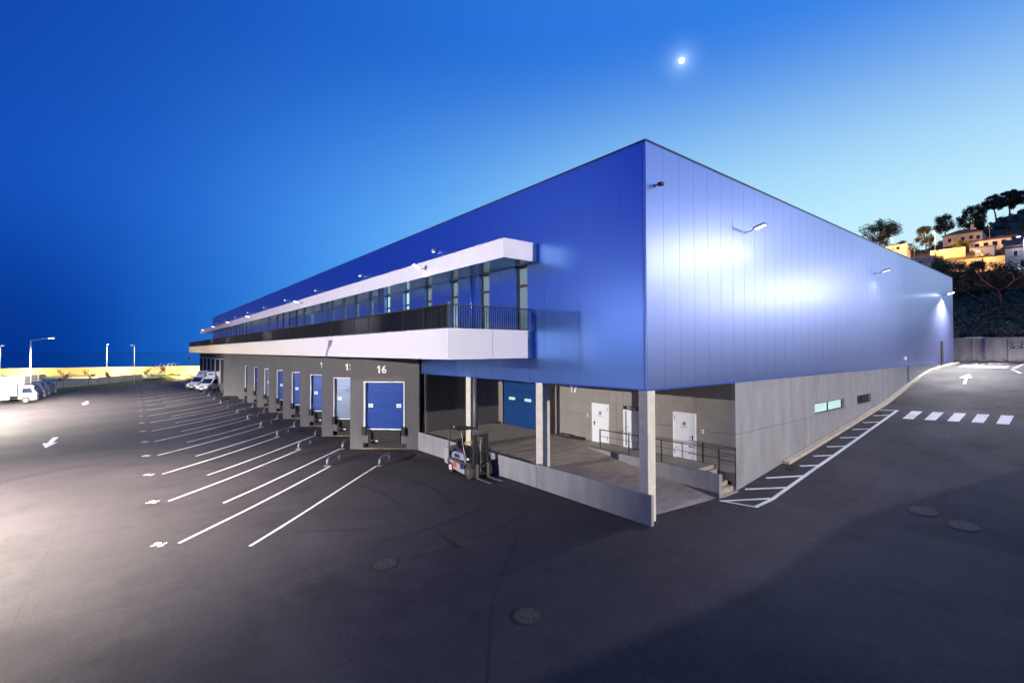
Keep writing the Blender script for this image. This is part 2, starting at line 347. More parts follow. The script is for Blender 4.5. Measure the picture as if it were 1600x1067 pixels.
for pts in ([(-18.52, 39.4), (-18.2, 39.4), (-18.27, 36.7), (-18.02, 36.7), (-18.40, 34.3), (-18.8, 36.7), (-18.55, 36.7)], [(-18.55, 72.1), (-18.25, 72.1), (-18.28, 69.4), (-18.02, 69.4), (-18.40, 66.4), (-18.8, 69.4), (-18.55, 69.4)]):
    drape('yard_arrow', pts, PAINT, yard)
# paving joints and tyre-worn seams
for pl in ([(-16.2, -2), (-16.0, 12), (-15.9, 30), (-15.4, 60), (-14.6, 95)], [(-10.2, -4.5), (-6.8, -.2), (-2, 4.0)], [(-9.6, 5.6), (-6.9, .9), (-5.4, -1.5)], [(-22, 24), (-19.5, 46), (-19, 80)], [(3, -7.5), (14, -5.2), (28, -4.1), (46, -3.2)]):
    for a, b in zip(pl, pl[1:]): strip('paving_joint', a, b, .028, ASPHD, yard, .005)

TYREM = mat('tyre rubber marks', (.019, .016, .018), .7, var=.35, vscale=1.2)
rngt = random.Random(17)
for i in range(16):
    cx, cy, r0 = rngt.uniform(-16, -3), rngt.uniform(-10, 16), rngt.uniform(6, 17); a0 = rngt.uniform(0, 6.28); da = rngt.uniform(.3, .9)
    for off in (0, 1.9):
        pts = [(cx+(r0+off)*math.cos(a0+da*j/12), cy+(r0+off)*math.sin(a0+da*j/12)) for j in range(13)]
        if any(p[0] > -1.5 and p[1] > -1 for p in pts) or any(p[1] > 14 and p[0] > -6 for p in pts): continue
        wd_ = rngt.uniform(.05, .16); poly = [(cx+(r0+off+wd_)*math.cos(a0+da*j/12), cy+(r0+off+wd_)*math.sin(a0+da*j/12)) for j in range(13)]
        q = MB()
        q.v = [(x, y, g(x, y)+.003) for x, y in pts]+[(x, y, g(x, y)+.003) for x, y in poly]; q.f = [(j, j+1, 14+j, 13+j) for j in range(12)]
        q.build('tyre_mark', TYREM, yard)

# covers and gratings set into the asphalt
def manhole(x, y, r, label):
    t = thing('manhole_cover', label, 'manhole cover', (x, y, g(x, y)), group='manhole covers in the asphalt'); t.rotation_euler = (0, -math.atan((g(x+.3, y)-g(x-.3, y))/.6), 0)
    MB().disc((0, 0, .004), r*1.12, 'z', .014, 32).build('collar', ASPHD, t)
    MB().disc((0, 0, .010), r, 'z', .016, 32).build('lid', IRON, t)
    kn = MB()
    n = int(r/.055)
    for i in range(-n, n+1):
        for j in range(-n, n+1):
            px, py = i*.055+(j % 2)*.027, j*.05
            if px*px+py*py < (r*.9)**2 and random.random() < .8: kn.box((px-.016, py-.014, .017), (px+.016, py+.014, .026))
    struct(kn.build('tread_studs', mat('worn iron', (.10, .08, .068), .6, .2), t), 'stuff')
manhole(-8.0, 3.58, .36, 'brown studded manhole cover nearest the painted bay 16 line')
manhole(-6.58, -1.28, .34, 'large brown studded manhole cover at the bottom middle of the yard')
manhole(8.28, -5.74, .42, 'manhole cover in a dark patch of the shaded road')
manhole(7.69, -6.87, .40, 'faint manhole cover in the shade at the right edge')
t = thing('drain_grating', 'double cast iron drain grating between forklift and manhole covers', 'drain grating', (-5.35, 3.7, g(-5.35, 3.7)), R(-3))
for y0, y1 in ((-.85, .28), (.31, .9)):
    fr = MB().box((-.4, y0, .0), (.4, y0+.03, .014)).box((-.4, y1-.03, 0), (.4, y1, .014)).box((-.4, y0+.03, 0), (-.37, y1-.03, .014)).box((.37, y0+.03, 0), (.4, y1-.03, .014)).box((-.37, y0+.03, .002), (.37, y1-.03, .006))
    fo = fr.build('grate_frame', IRON, t); br = MB(); yy = y0+.06
    while yy < y1-.05: br.box((-.36, yy, .006), (.36, yy+.02, .014)); yy += .055
    struct(br.build('grate_bars', IRON, fo), 'stuff')
for (x, lab) in ((10.45, 'small drain grating by the kerb start below the concrete wall'), (24.15, 'small drain grating by the kerb near the crossing')):
    t = thing('gully_grating', lab, 'drain grating', (x, -.60, g(x, -.6)+.004), group='gully gratings along the kerb'); sl = (g(x+.4, 0)-g(x-.4, 0))/.8; t.rotation_euler = (0, -math.atan(sl), 0)
    MB().box((-.42, -.2, -.02), (.42, .2, .012)).build('grate_frame', ASPHD, t)
    br = MB()
    for i in range(9): br.box((-.38+i*.085, -.16, .012), (-.34+i*.085, .16, .022))
    struct(br.build('grate_bars', IRON, t), 'stuff')
# kerb along the concrete wall: one stone per metre
kr = thing('kerb', 'tan stone kerb climbing beside the concrete wall', 'kerb', (10.8, -.25, g(10.8, 0)))
x = 10.85
while x < 53.4:
    x1 = x+.98; a = MB(Matrix.Translation((-10.8, .25, -g(10.8, 0))))
    z0, z1 = g(x, 0), g(x1, 0)
    a.add([(x, -.34, z0-.2), (x1, -.34, z1-.2), (x1, -.015, z1-.2), (x, -.015, z0-.2), (x, -.31, z0+.13), (x1, -.31, z1+.13), (x1, -.015, z1+.14), (x, -.015, z0+.14)],
          [(0, 3, 2, 1), (4, 5, 6, 7), (0, 1, 5, 4), (1, 2, 6, 5), (2, 3, 7, 6), (3, 0, 4, 7)])
    a.build('kerb_stone', KERB, kr); x += 1.0

# ------------------------------------------------------------------ warehouse
W = thing('warehouse', 'long blue metal clad warehouse with silver balcony and numbered loading docks', 'warehouse', (0, 0, 0))
ZR, ZB, LY, LX = 13.03, 4.30, 114.5, 52.9
PW = 1.02
# east-west wall (right in the picture): full-height panels
pm = MB().box((.005, 0, 0), (PW-.005, .12, ZR-ZB-.06)).mesh('wall_panel', BLUE_R_TINT)
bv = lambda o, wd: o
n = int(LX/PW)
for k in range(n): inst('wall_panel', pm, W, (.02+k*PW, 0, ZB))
MB().box((.02+n*PW+.005, 0, ZB), (LX, .12, ZR-.06)).build('wall_panel', BLUE_R_TINT, W)
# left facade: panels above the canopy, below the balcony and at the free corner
pf = MB().box((0, .002, 0), (.12, PW-.002, ZR-ZB-.06)).mesh('wall_panel', BLUE_L_TINT)
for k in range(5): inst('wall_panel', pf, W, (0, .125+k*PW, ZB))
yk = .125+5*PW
pu = MB().box((0, .002, 0), (.12, PW-.002, ZR-9.55-.06)).mesh('wall_panel', BLUE_L_TINT)
pl = MB().box((0, .005, 0), (.12, PW-.007, 6.45-ZB)).mesh('wall_panel', BLUE_L_TINT)
k = 0
while yk+k*PW < LY-PW:
    inst('wall_panel', pu, W, (0, yk+k*PW, 9.55))
    if yk+k*PW < 16.2: inst('wall_panel', pl, W, (0, yk+k*PW, ZB))
    k += 1
# first-floor wall behind the balcony: piers between recessed windows
WY = [6.38+2.93*k for k in range(17)]+[73.7+2.93*k for k in range(14)]
cur = yk
lit = {4, 5, 11}; mid = {0, 1, 2, 3, 6, 7, 8, 9, 10, 12}
fr_me = MB()
for (a, b) in (((.18, 0, 0), (.26, .07, 2.95)), ((.18, .78, 0), (.26, .85, 2.95)), ((.18, .07, 0), (.26, .78, .08)), ((.18, .07, 2.87), (.26, .78, 2.95)), ((.175, .07, 2.02), (.26, .78, 2.14))): fr_me.box(a, b)
fr_me = fr_me.mesh('frame', FRAMEW)
pane_me = {m.name: MB().box((.22, .07, .08), (.235, .78, 2.87)).mesh('pane', m) for m in (PANE_LIT, PANE_DIM, PANE_DARK)}
rev_me = MB().box((.122, -.02, 0), (.3, -.002, 2.95)).box((.122, .852, 0), (.3, .87, 2.95)).box((.122, -.002, 2.951), (.3, .852, 2.97)).mesh('reveal', BLUE_L_TINT)
for i, wy in enumerate(WY):
    if wy-.01 > cur: 
        y = cur
        while y < wy-.02:
            y2 = min(y+PW, wy-.012)
            if wy-.012-y2 < .35: y2 = wy-.012
            MB().box((0, y+.004, 6.46), (.12, y2-.004, 9.54)).build('wall_panel', BLUE_L_TINT, W); y = y2
    wo_ = bpy.data.objects.new('window', None); COL.objects.link(wo_); wo_.parent = W; wo_.location = (0, wy, 6.56)
    inst('frame', fr_me, wo_); pmn = (PANE_LIT if i in lit else PANE_DIM if i in mid else PANE_DARK).name
    inst('pane', pane_me[pmn], wo_); inst('reveal', rev_me, wo_)
    cur = wy+.862
MB().box((0, cur+.004, 6.46), (.12, LY, 9.54)).build('wall_panel', BLUE_L_TINT, W)
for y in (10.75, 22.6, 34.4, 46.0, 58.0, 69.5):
    MB().tube([(-.10, y, 6.4), (-.10, y, 9.5)], .055, 10).build('downpipe', BLUE_L_TINT, W, True)
# end wall, roof, coping
MB().box((LX-.12, .13, ZB-.3), (LX-.005, LY-.2, ZR-.1)).build('end_wall', BLUE_R_TINT, W)
MB().box((.13, LY-.13, -.6), (LX-.13, LY-.01, ZR-.1)).build('end_wall', BLUE_R_TINT, W)
MB().box((.13, .13, ZR-.32), (LX-.13, LY-.14, ZR-.22)).build('roof', mat('roof membrane', (.12, .12, .13), .9), W)
MB().box((-.025, -.025, ZR-.058), (LX+.02, .2, ZR)).build('coping', COPING, W)
MB().box((-.025, .205, ZR-.058), (.2, LY+.02, ZR)).build('coping', COPING, W)
MB().box((-.012, -.012, ZB), (.014, .016, ZR-.06)).build('corner_trim', BLUE_L_TINT, W)
MB().box((-.02, .02, ZB-.05), (.10, 16.6, ZB-.004)).build('drip_edge', mat('blue drip edge', (.02, .10, .50), .4, .3), W)
MB().box((-.02, -.02, ZB-.05), (LX, .015, ZB-.004)).build('drip_edge', MATS['blue drip edge'], W)
# balcony
BX, BY0, BY1, BZ0, BZ1 = -4.38, 6.03, 114.0, 5.36, 6.50
MB().box((BX+.06, BY0+.06, BZ0+.02), (-.002, BY1-.02, BZ1-.35)).build('balcony_slab', DARKSOF, W)
y = BY0+.0; L5 = 5.8
while y < BY1-.1:
    y2 = min(y+L5, BY1); MB().box((BX, y+.003, BZ0), (BX+.05, y2-.003, BZ1)).build('fascia_panel', SILVER, W); y = y2
for a, b in ((BX+.055, -2.2), (-2.19, -.03)): MB().box((a+.004, BY0, BZ0), (b-.004, BY0+.05, BZ1)).build('fascia_panel', SILVER, W)
TRIM = mat('pale trim', (.78, .76, .80), .4, .3)
MB().box((BX-.025, BY0-.025, BZ1+.002), (BX+.12, BY1, BZ1+.04)).box((BX+.121, BY0-.025, BZ1+.002), (-.004, BY0+.12, BZ1+.04)).build('fascia_trim', TRIM, W)
MB().box((BX-.02, BY0-.02, BZ0-.035), (BX+.12, BY1, BZ0-.002)).box((BX+.121, BY0-.02, BZ0-.035), (-.004, BY0+.12, BZ0-.002)).build('fascia_trim', TRIM, W)
MB().box((BX-.012, BY0-.012, BZ0), (BX+.03, BY0+.03, BZ1)).build('fascia_trim', TRIM, W)
MB().box((-.028, BY0-.012, BZ0), (-.004, BY0+.03, BZ1)).build('fascia_trim', TRIM, W)
# balcony railing: flat bars
RL = bpy.data.objects.new('balcony_railing', None); COL.objects.link(RL); RL.parent = W; RL.location = (BX+.1, BY0+.1, BZ1+.04)
bar_y = MB().box((-.006, -.025, .06), (.006, .025, .93)).mesh('baluster', BLACKM)
bar_x = MB().box((-.03, -.006, .06), (.03, .006, .93)).mesh('baluster', BLACKM)
for i in range(1, 37): inst('baluster', bar_y, RL, (i*.1155, 0, 0))
for i in range(1, 221): inst('baluster', bar_x, RL, (0, i*.115, 0))
far = MB(); y = 221*.115
while y < BY1-BY0-.25: far.box((-.03, y-.006, .06), (.03, y+.006, .93)); y += .115
struct(far.build('far_balusters', BLACKM, RL), 'stuff')
MB().box((-.035, -.035, .93), (.035, BY1-BY0-.2, .975)).build('handrail', BLACKM, RL); MB().box((.036, -.035, .93), (4.26, .035, .975)).build('handrail', BLACKM, RL)
MB().box((-.03, -.03, .04), (.03, BY1-BY0-.2, .06)).build('bottom_rail', BLACKM, RL); MB().box((.031, -.03, .04), (4.26, .03, .06)).build('bottom_rail', BLACKM, RL)
MB().box((-.045, -.045, 0), (.045, .045, 1.0)).build('corner_post', BLACKM, RL)
MB().box((-.05, -.05, 1.0), (.05, .05, 1.02)).build('post_cap', STEEL, RL)
yy = 2.0
while yy < 107: MB().box((-.02, yy-.03, 0), (.02, yy+.03, .93)).build('post', BLACKM, RL); yy += 2.0
# canopy over the windows
CX0, CY0, CY1, CZ0, CZ1 = -1.86, 5.70, 118.5, 9.56, 10.34
MB().box((CX0+.06, CY0+.06, CZ0+.01), (-.003, LY, CZ0+.05)).build('canopy_soffit', SOFFIT, W)
MB().box((CX0+.06, CY0+.06, CZ1-.06), (-.003, LY, CZ1-.02)).build('canopy_roof', SILVER2, W)
y = CY0
while y < CY1-.1:
    y2 = min(y+L5, CY1); MB().box((CX0, y+.003, CZ0), (CX0+.05, y2-.003, CZ1)).build('canopy_fascia', SILVER2, W); y = y2
MB().box((CX0+.055, CY0, CZ0), (-.004, CY0+.05, CZ1)).build('canopy_fascia', SILVER2, W)
MB().box((CX0-.02, CY0-.02, CZ1+.002), (CX0+.10, CY1, CZ1+.03)).box((CX0+.101, CY0-.02, CZ1+.002), (-.004, CY0+.1, CZ1+.03)).build('canopy_trim', TRIM, W)

# recess with ramp: columns, walls, ceiling
XB = 6.24
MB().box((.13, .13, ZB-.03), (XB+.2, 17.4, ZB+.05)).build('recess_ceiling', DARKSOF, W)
for y0, y1 in ((.02, .40), (5.42, 5.86), (11.05, 11.5)): MB().box((.03, y0, -.45), (.47, y1, ZB-.052)).build('column', CONC_COL, W, bevel=.012)
MB().tube([(.18, 10.82, .58), (.18, 10.82, ZB-.04)], .13, 14).build('downpipe', mat('grey pipe', (.16, .15, .16), .45, .3), W, True)
# back wall: precast panels with recessed joints, openings for doors
DO = [(1.83, 3.0, 2.74), (4.74, 5.93, 2.74), (6.92, 8.11, 2.72), (12.7, 16.32, 3.5)]
def wallx(x0, x1, ya, yb, m, name):
    cuts = sorted(set([ya, yb]+[c for c in (4.45, 6.42, 10.98, 12.4) if ya < c < yb]+[c for d in DO for c in d[:2] if ya < c < yb]))
    for a, b in zip(cuts, cuts[1:]):
        if b-a < .05: continue
        d = next((d for d in DO if d[0] <= a+.001 and b <= d[1]+.001), None)
        zs = ([.0, 2.02, 4.27] if not d else [d[2], 4.27])
        for z0, z1 in zip(zs, zs[1:]): MB().box((x0, a+.006, z0+.006), (x1, b-.006, z1-.006)).build(name, m, W)
wallx(XB, XB+.2, .13, 17.35, BACKW, 'recess_wall_panel')
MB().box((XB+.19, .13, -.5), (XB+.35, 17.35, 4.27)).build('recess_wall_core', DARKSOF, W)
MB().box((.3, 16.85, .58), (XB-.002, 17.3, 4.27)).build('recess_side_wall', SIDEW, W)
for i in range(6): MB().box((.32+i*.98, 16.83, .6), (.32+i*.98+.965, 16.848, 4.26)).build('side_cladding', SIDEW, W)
# platform and ramp
MB().box((.0, 7.02, -.6), (XB-.002, 16.84, .58)).build('platform', mat('platform concrete', (.29, .255, .22), .75, var=.2, vscale=1.5, bump=.2), W)
MB().box((4.9, 1.02, -.6), (XB-.002, 7.015, .58)).build('platform', MATS['platform concrete'], W)
rp = MB()
NS = 14
for i in range(NS):          # cast ramp strips, each with its own edges
    ya, yb = 7.0-i*7.1/NS, 7.0-(i+1)*7.1/NS; za, zb = .575-i*.955/NS, .575-(i+1)*.955/NS
    s = MB(); s.add([(.005, ya, za), (4.68, ya, za), (4.68, yb+.012, zb), (.005, yb+.012, zb), (.005, ya, -.7), (4.68, ya, -.7), (4.68, yb+.012, -.7), (.005, yb+.012, -.7)], [(0, 1, 2, 3), (4, 7, 6, 5), (0, 4, 5, 1), (1, 5, 6, 2), (2, 6, 7, 3), (3, 7, 4, 0)])
    s.build('ramp_slab', CONC_RAMP, W)
MB().box((-.14, -.22, -.7), (-.005, 5.63, .72)).build('parapet_wall', CONC, W, bevel=.01)
MB().box((-.14, 5.64, -.7), (-.005, 16.6, .66)).build('parapet_wall', CONC, W, bevel=.01)
MB().box((4.69, -.06, -.6), (4.885, 7.0, .60)).build('stair_wall', CONC, W, bevel=.01)
for i in range(5): MB().box((4.89, -.1+i*.24, -.7), (XB-.01, .14+i*.24-.004, -.34+i*.19)).build('stair_step', mat('stair stone', (.34, .285, .23), .85, var=.25, vscale=5), W)
# handrail at the ramp
HR = bpy.data.objects.new('ramp_railing', None); COL.objects.link(HR); HR.parent = W; HR.location = (4.79, 0, .6)
for y in (6.3, 4.5, 2.7, -.0): MB().box((-.022, y-.022, -.02), (.022, y+.022, .98)).build('post', BLACKM, HR)
MB().box((-.02, -.03, .981), (.02, 6.33, 1.02)).build('handrail', BLACKM, HR)
for z in (.36, .67): MB().tube([(0, .0, z), (0, 6.3, z)], .012, 6).build('rail_bar', BLACKM, HR)
H2 = bpy.data.objects.new('stair_railing', None); COL.objects.link(H2); H2.parent = W; H2.location = (XB-.06, 0, .6)
for y in (1.5, .0): MB().box((-.015, y-.015, -.75 if y < 1 else 0), (.015, y+.015, .9)).build('post', BLACKM, H2)
for z in (.3, .6, .9): MB().tube([(0, 2.2, z), (0, .0, z-.04)], .016, 6).build('rail_bar', BLACKM, H2)
# white doors in the recess
def door(y0, y1, top, hinge_left, sign):
    d = bpy.data.objects.new('door', None); COL.objects.link(d); d.parent = W; d.location = (XB, (y0+y1)/2, .58); wd = (y1-y0)/2; h = top-.58
    MB().box((-.05, -wd, 0), (.02, -wd+.05, h)).box((-.05, wd-.05, 0), (.02, wd, h)).box((-.05, -wd+.05, h-.05), (.02, wd-.05, h)).build('frame', WHITE, d)
    MB().box((-.028, -wd+.056, .01), (.02, wd-.056, h-.056)).build('leaf', DOORW, d)
    s = 1 if hinge_left else -1                       # picture left is +y
    hy = -s*(wd-.17)
    MB().box((-.046, hy-.025, .92), (-.0285, hy+.025, 1.14)).box((-.075, hy-.012, 1.06), (-.0465, hy+.012, 1.09)).box((-.085, min(hy, hy+s*.14), 1.065), (-.0755, max(hy, hy+s*.14), 1.088)).build('handle', BLACK, d)
    for z in (.2, h-.38): MB().tube([(-.045, s*(wd-.09), z), (-.045, s*(wd-.09), z+.2)], .016, 8).build('hinge', mat('hinge steel', (.22, .22, .24), .4, .7), d)
    if sign:
        MB().disc((-.033, 0, h-.52), .085, 'x', .006, 24).build('round_sign', BLACK, d)
        MB().box((-.041, -.045, h-.53), (-.0365, .045, h-.505)).build('sign_bar', WHITE, d)
        inst('sign_text', line_mesh(9, .34, .05, mat('print grey', (.25, .25, .27), .6)), d, (-.031, 0, h-.68), (R(90), 0, R(-90)))
    return d
door(1.83, 3.0, 2.74, True, True); d2 = door(4.74, 5.93, 2.55, False, False); door(6.92, 8.11, 2.72, False, True)
MB().box((-.045, -.28, 1.985), (.01, .585, 2.15)).build('sign_plate', mat('sign navy', (.012, .012, .03), .4), d2)
inst('sign_text', text_mesh('RECEÇÃO', .13, WHITE, .002, .002), d2, (-.048, .05, 2.07), (R(90), 0, R(-90)))
MB().box((-.03, .40, .1), (-.0285, .47, 1.9)).build('vision_panel', mat('narrow blue glass', (.02, .06, .14), .05, spec=.9), d2)
for y, z in ((8.42, 2.0), (1.52, 1.98)):
    b_ = MB().box((XB-.05, y-.06, z-.08), (XB-.002, y+.06, z+.08)).build('alarm_button', WHITE, W); MB().box((XB-.056, y-.035, z-.04), (XB-.0505, y+.035, z+.04)).build('button', RED, b_)
# blue sectional door at bay 17
sd = bpy.data.objects.new('sectional_door', None); COL.objects.link(sd); sd.parent = W; sd.location = (XB, 14.51, .58)
for i in range(5): MB().box((.03, -1.75, i*.58+.004), (.10, 1.75, i*.58+.576)).build('door_section', BLUED2, sd)
for y in (.83, -.83): MB().box((.018, y-.38, 1.68), (.029, y+.38, 1.95)).build('window_frame', BLACK, sd); MB().box((.008, y-.33, 1.72), (.0175, y+.33, 1.91)).build('pane', PANE_LIT, sd)
MB().box((-.03, 1.76, 0), (.1, 1.82, 2.95)).box((-.03, -1.82, 0), (.1, -1.76, 2.95)).build('door_guide', BLACKM, sd)
# 17
inst('dock_number', number_mesh('17', .62, WHITE, .02), W, (XB-.03, 9.5, 3.42), (R(90), 0, R(-90)))
for y0 in (8.6, 16.5): MB().box((5.85, y0, .582), (6.2, y0+1.0, .70)).build('floor_bumper', BLACK, W)

# concrete base wall on the right: precast panels following the climbing ground
cs = [6.24, 13.70, 21.14, 26.65, 32.0, 37.0, 42.0, 46.72]
WIN = [(15.1, 19.75), (22.13, 25.0)]
def cpanel(x0, x1, z0, z1): MB().box((x0+.008, .02, z0+.007), (x1-.008, .24, z1-.007)).build('concrete_panel', CONC, W)
for a, b in zip(cs, cs[1:]):
    zb0 = g(a, 0)-.5
    if zb0 < 2.0 and g(b, 0) < 2.4: cpanel(a, b, zb0, 2.03)
    wn = next((q for q in WIN if a < q[0] < b), None)
    if wn:
        zl, zh = 2.10, 2.68
        cpanel(a, wn[0]+.008, 2.03, ZB-.05); cpanel(wn[1]-.008, b, 2.03, ZB-.05); cpanel(wn[0]-.004, wn[1]+.004, zh, ZB-.05); cpanel(wn[0]-.004, wn[1]+.004, 2.03, zl+.01)
    else: cpanel(a, b, 2.03 if g(b, 0) < 2.4 else zb0, ZB-.05)
cpanel(47.55, LX, 3.0, ZB-.05)
MB().box((XB+.36, .23, -.6), (LX-.13, .3, ZB-.05)).build('wall_core', DARKSOF, W)
MB().box((XB+.0, .02, -.7), (XB+.18, .40, ZB-.055)).build('wall_return', CONC, W) if False else None
for (a, b), (m1, m2) in zip(WIN, ((PANE_LIT, PANE_LIT), (PANE_DARK, PANE_DARK))):
    wi = bpy.data.objects.new('strip_window', None); COL.objects.link(wi); wi.parent = W; wi.location = (a, .10, 2.10); wd = b-a
    MB().box((.0, .06, 0), (wd, .12, .05)).box((0, .06, .52), (wd, .12, .57)).box((0, .06, .05), (.07, .12, .52)).box((wd-.07, .06, .05), (wd, .12, .52)).box((wd/2-.06, .05, .05), (wd/2+.06, .12, .52)).build('frame', FRAMEW, wi)
    MB().box((.07, .085, .05), (wd/2-.06, .10, .52)).build('pane', m1, wi); MB().box((wd/2+.06, .085, .05), (wd-.07, .10, .52)).build('pane', m2, wi)
# dark service door at the far right end
sdr = bpy.data.objects.new('service_door', None); COL.objects.link(sdr); sdr.parent = W; sdr.location = (47.13, 0, 3.95)
MB().box((-.42, -.06, 0), (.42, -.004, 2.45)).build('leaf', BLACKM, sdr); MB().box((.43, -.07, 0), (.47, -.004, 2.45)).build('frame', STEEL, sdr)
MB().box((33.6, -.10, 4.78), (33.8, -.003, 5.02)).build('wall_socket', WHITE, W)

# sawtooth docks
S2 = math.sqrt(.5)
def dock_matrix(k):
    o = Vector((-.05, 16.64+SP*k, 0)); e = Vector((-S2, S2, 0)); n = Vector((S2, S2, 0))   # local x = along face (right end -> left end), y = into the building
    return Matrix(((e.x, n.x, 0, o.x), (e.y, n.y, 0, o.y), (0, 0, 1, 0), (0, 0, 0, 1)))
DW = 4.46
wall_me = MB()
for a, b in (((0, 0, -.7), (.80, .3, 5.34)), ((3.62, 0, -.7), (DW, .3, 5.34)), ((.801, 0, 3.74), (3.619, .3, 5.34)), ((.801, 0, -.10), (1.16, .3, .76)), ((3.27, 0, -.10), (3.619, .3, .76)), ((.801, 0, .761), (.93, .3, 3.739)), ((3.56, 0, .761), (3.619, .3, 3.739))): wall_me.box(a, b)
wall_me = wall_me.mesh('dock_wall', DOCKW)
door_ribs = MB(); nz = 30
for i in range(nz):
    z0 = .80+i*2.90/nz; h = 2.90/nz
    door_ribs.add([(.94, .18, z0), (3.55, .18, z0), (3.55, .145, z0+h*.28), (.94, .145, z0+h*.28), (3.55, .145, z0+h*.8), (.94, .145, z0+h*.8), (3.55, .18, z0+h), (.94, .18, z0+h)], [(0, 1, 2, 3), (3, 2, 4, 5), (5, 4, 6, 7)])
ribs = {m.name: door_ribs.mesh('leaf', m) for m in (BLUED, GLINTD)}
fr_m = MB().box((.93, -.03, .80), (.99, .14, 3.74)).box((3.50, -.03, .80), (3.56, .14, 3.74)).box((.99, -.03, 3.68), (3.50, .14, 3.74)).mesh('frame', WHITE)
sill_m = MB().box((1.0, .06, .74), (3.49, .16, .80)).mesh('bottom_seal', WHITE)
wp_m = MB()
for sx in (1.2, 3.02):
    for i in range(2):
        for j in range(2): wp_m.box((sx+i*.16, .125, 2.12+j*.13), (sx+i*.16+.14, .142, 2.12+j*.13+.09))
wp_m = wp_m.mesh('vision_window', mat('window plastic', (.7, .74, .74), .3, emit=(.8, .95, 1), estr=.25))
lev_m = MB().box((1.17, .12, .05), (3.26, .28, .73)).box((1.3, -.05, .02), (3.1, .11, .14)).box((1.22, -.06, -.1), (1.32, .11, .6)).box((3.1, -.06, -.1), (3.2, .11, .6)).mesh('leveller', BLACK)
bum_m = MB().box((0, -.2, .42), (.24, -.002, .93)).mesh('bumper', BLACK)
lip_m = MB().box((2.62, -.085, .02), (2.78, -.055, .09)).mesh('marker_plate', WHITE)
pit_m = MB().box((.8, -.0, -.6), (3.62, .35, -.43)).mesh('pit_floor', PITF)
pitb_m = MB().box((.8, .3, -.6), (3.62, .34, .8)).mesh('pit_back', BLACK)
for k in range(16):
    mw = dock_matrix(k); num = 16-k
    if k == 8: continue
    dk = bpy.data.objects.new('loading_dock', None); COL.objects.link(dk); dk.parent = W; dk.matrix_local = mw
    if k < 8:
        inst('dock_wall', wall_me, dk); dr = inst('roller_door', ribs[(GLINTD if k in (1, 5) else BLUED).name], dk)
        inst('door_frame', fr_m, dk); inst('bottom_seal', sill_m, dk); inst('vision_window', wp_m, dk)
        inst('leveller', lev_m, dk); inst('bumper', bum_m, dk, (.86, 0, 0)); inst('bumper', bum_m, dk, (3.38, 0, 0)); inst('marker_plate', lip_m, dk); inst('pit_floor', pit_m, dk); inst('pit_back', pitb_m, dk)
        if k < 3: inst('dock_number', number_mesh(str(num), .66, WHITE, .012), dk, (2.4, -.014, 4.50), (R(90), 0, R(180)))
    else:
        q = MB().box((0, 0, -.7), (.5, .3, 5.34)).box((.501, 0, 4.42), (DW, .3, 5.34)).box((.501, 0, -.7), (DW, .3, .62)).build('dock_wall', DOCKW, dk)
        MB().box((.52, .06, .63), (DW-.14, .14, 4.30)).build('door_leaf', BROWND, dk)
        MB().box((.52, -.04, 4.30), (DW, .14, 4.41)).box((DW-.13, -.04, .63), (DW, .14, 4.299)).build('door_frame', WHITE, dk)
        MB().box((3.3, .03, 1.6), (3.55, .058, 2.0)).build('notice', WHITE, dk)
    # return wall back to the facade
    a = Vector((-.05-DW*S2, 16.64+SP*k+DW*S2, 0)); b_ = Vector((-.05, 16.64+SP*(k+1), 0)); a = a+Vector((.22, .20, 0)); d = (b_-a).normalized(); nn = Vector((-d.y, d.x, 0))*-.15
    MB().add([(a.x, a.y, -.7), (b_.x+.3, b_.y+.1, -.7), (b_.x+.3+nn.x, b_.y+nn.y, -.7), (a.x+nn.x, a.y+nn.y, -.7), (a.x, a.y, 5.33), (b_.x+.3, b_.y+.1, 5.33), (b_.x+.3+nn.x, b_.y+nn.y, 5.33), (a.x+nn.x, a.y+nn.y, 5.33)],
             [(0, 3, 2, 1), (4, 5, 6, 7), (0, 1, 5, 4), (1, 2, 6, 5), (2, 3, 7, 6), (3, 0, 4, 7)]).build('return_wall', DOCKW, W)
MB().box((.35, 16.6, -.7), (.5, LY, ZB+2.0)).build('facade_core', DOCKW, W)
# plain bay with stairs between the near and the far docks
mw = dock_matrix(8); pb = bpy.data.objects.new('plain_bay', None); COL.objects.link(pb); pb.parent = W; pb.matrix_local = mw
MB().box((-.3, 0, -.7), (DW+1.2, .3, 5.34)).build('bay_wall', DOCKW, pb)
for i in range(6): MB().box((1.2+i*.27, -1.0, -.7), (1.2+(i+1)*.27-.004, -.01, -.45+(6-i)*.18)).build('stair_step', DOCKW, pb)
for y in (-.98, -.1):
    for z in (.45, .75, 1.05): MB().tube([(1.2, y, .55+z), (2.9, y, -.55+z)], .022, 6).build('rail_bar', BLACKM, pb)

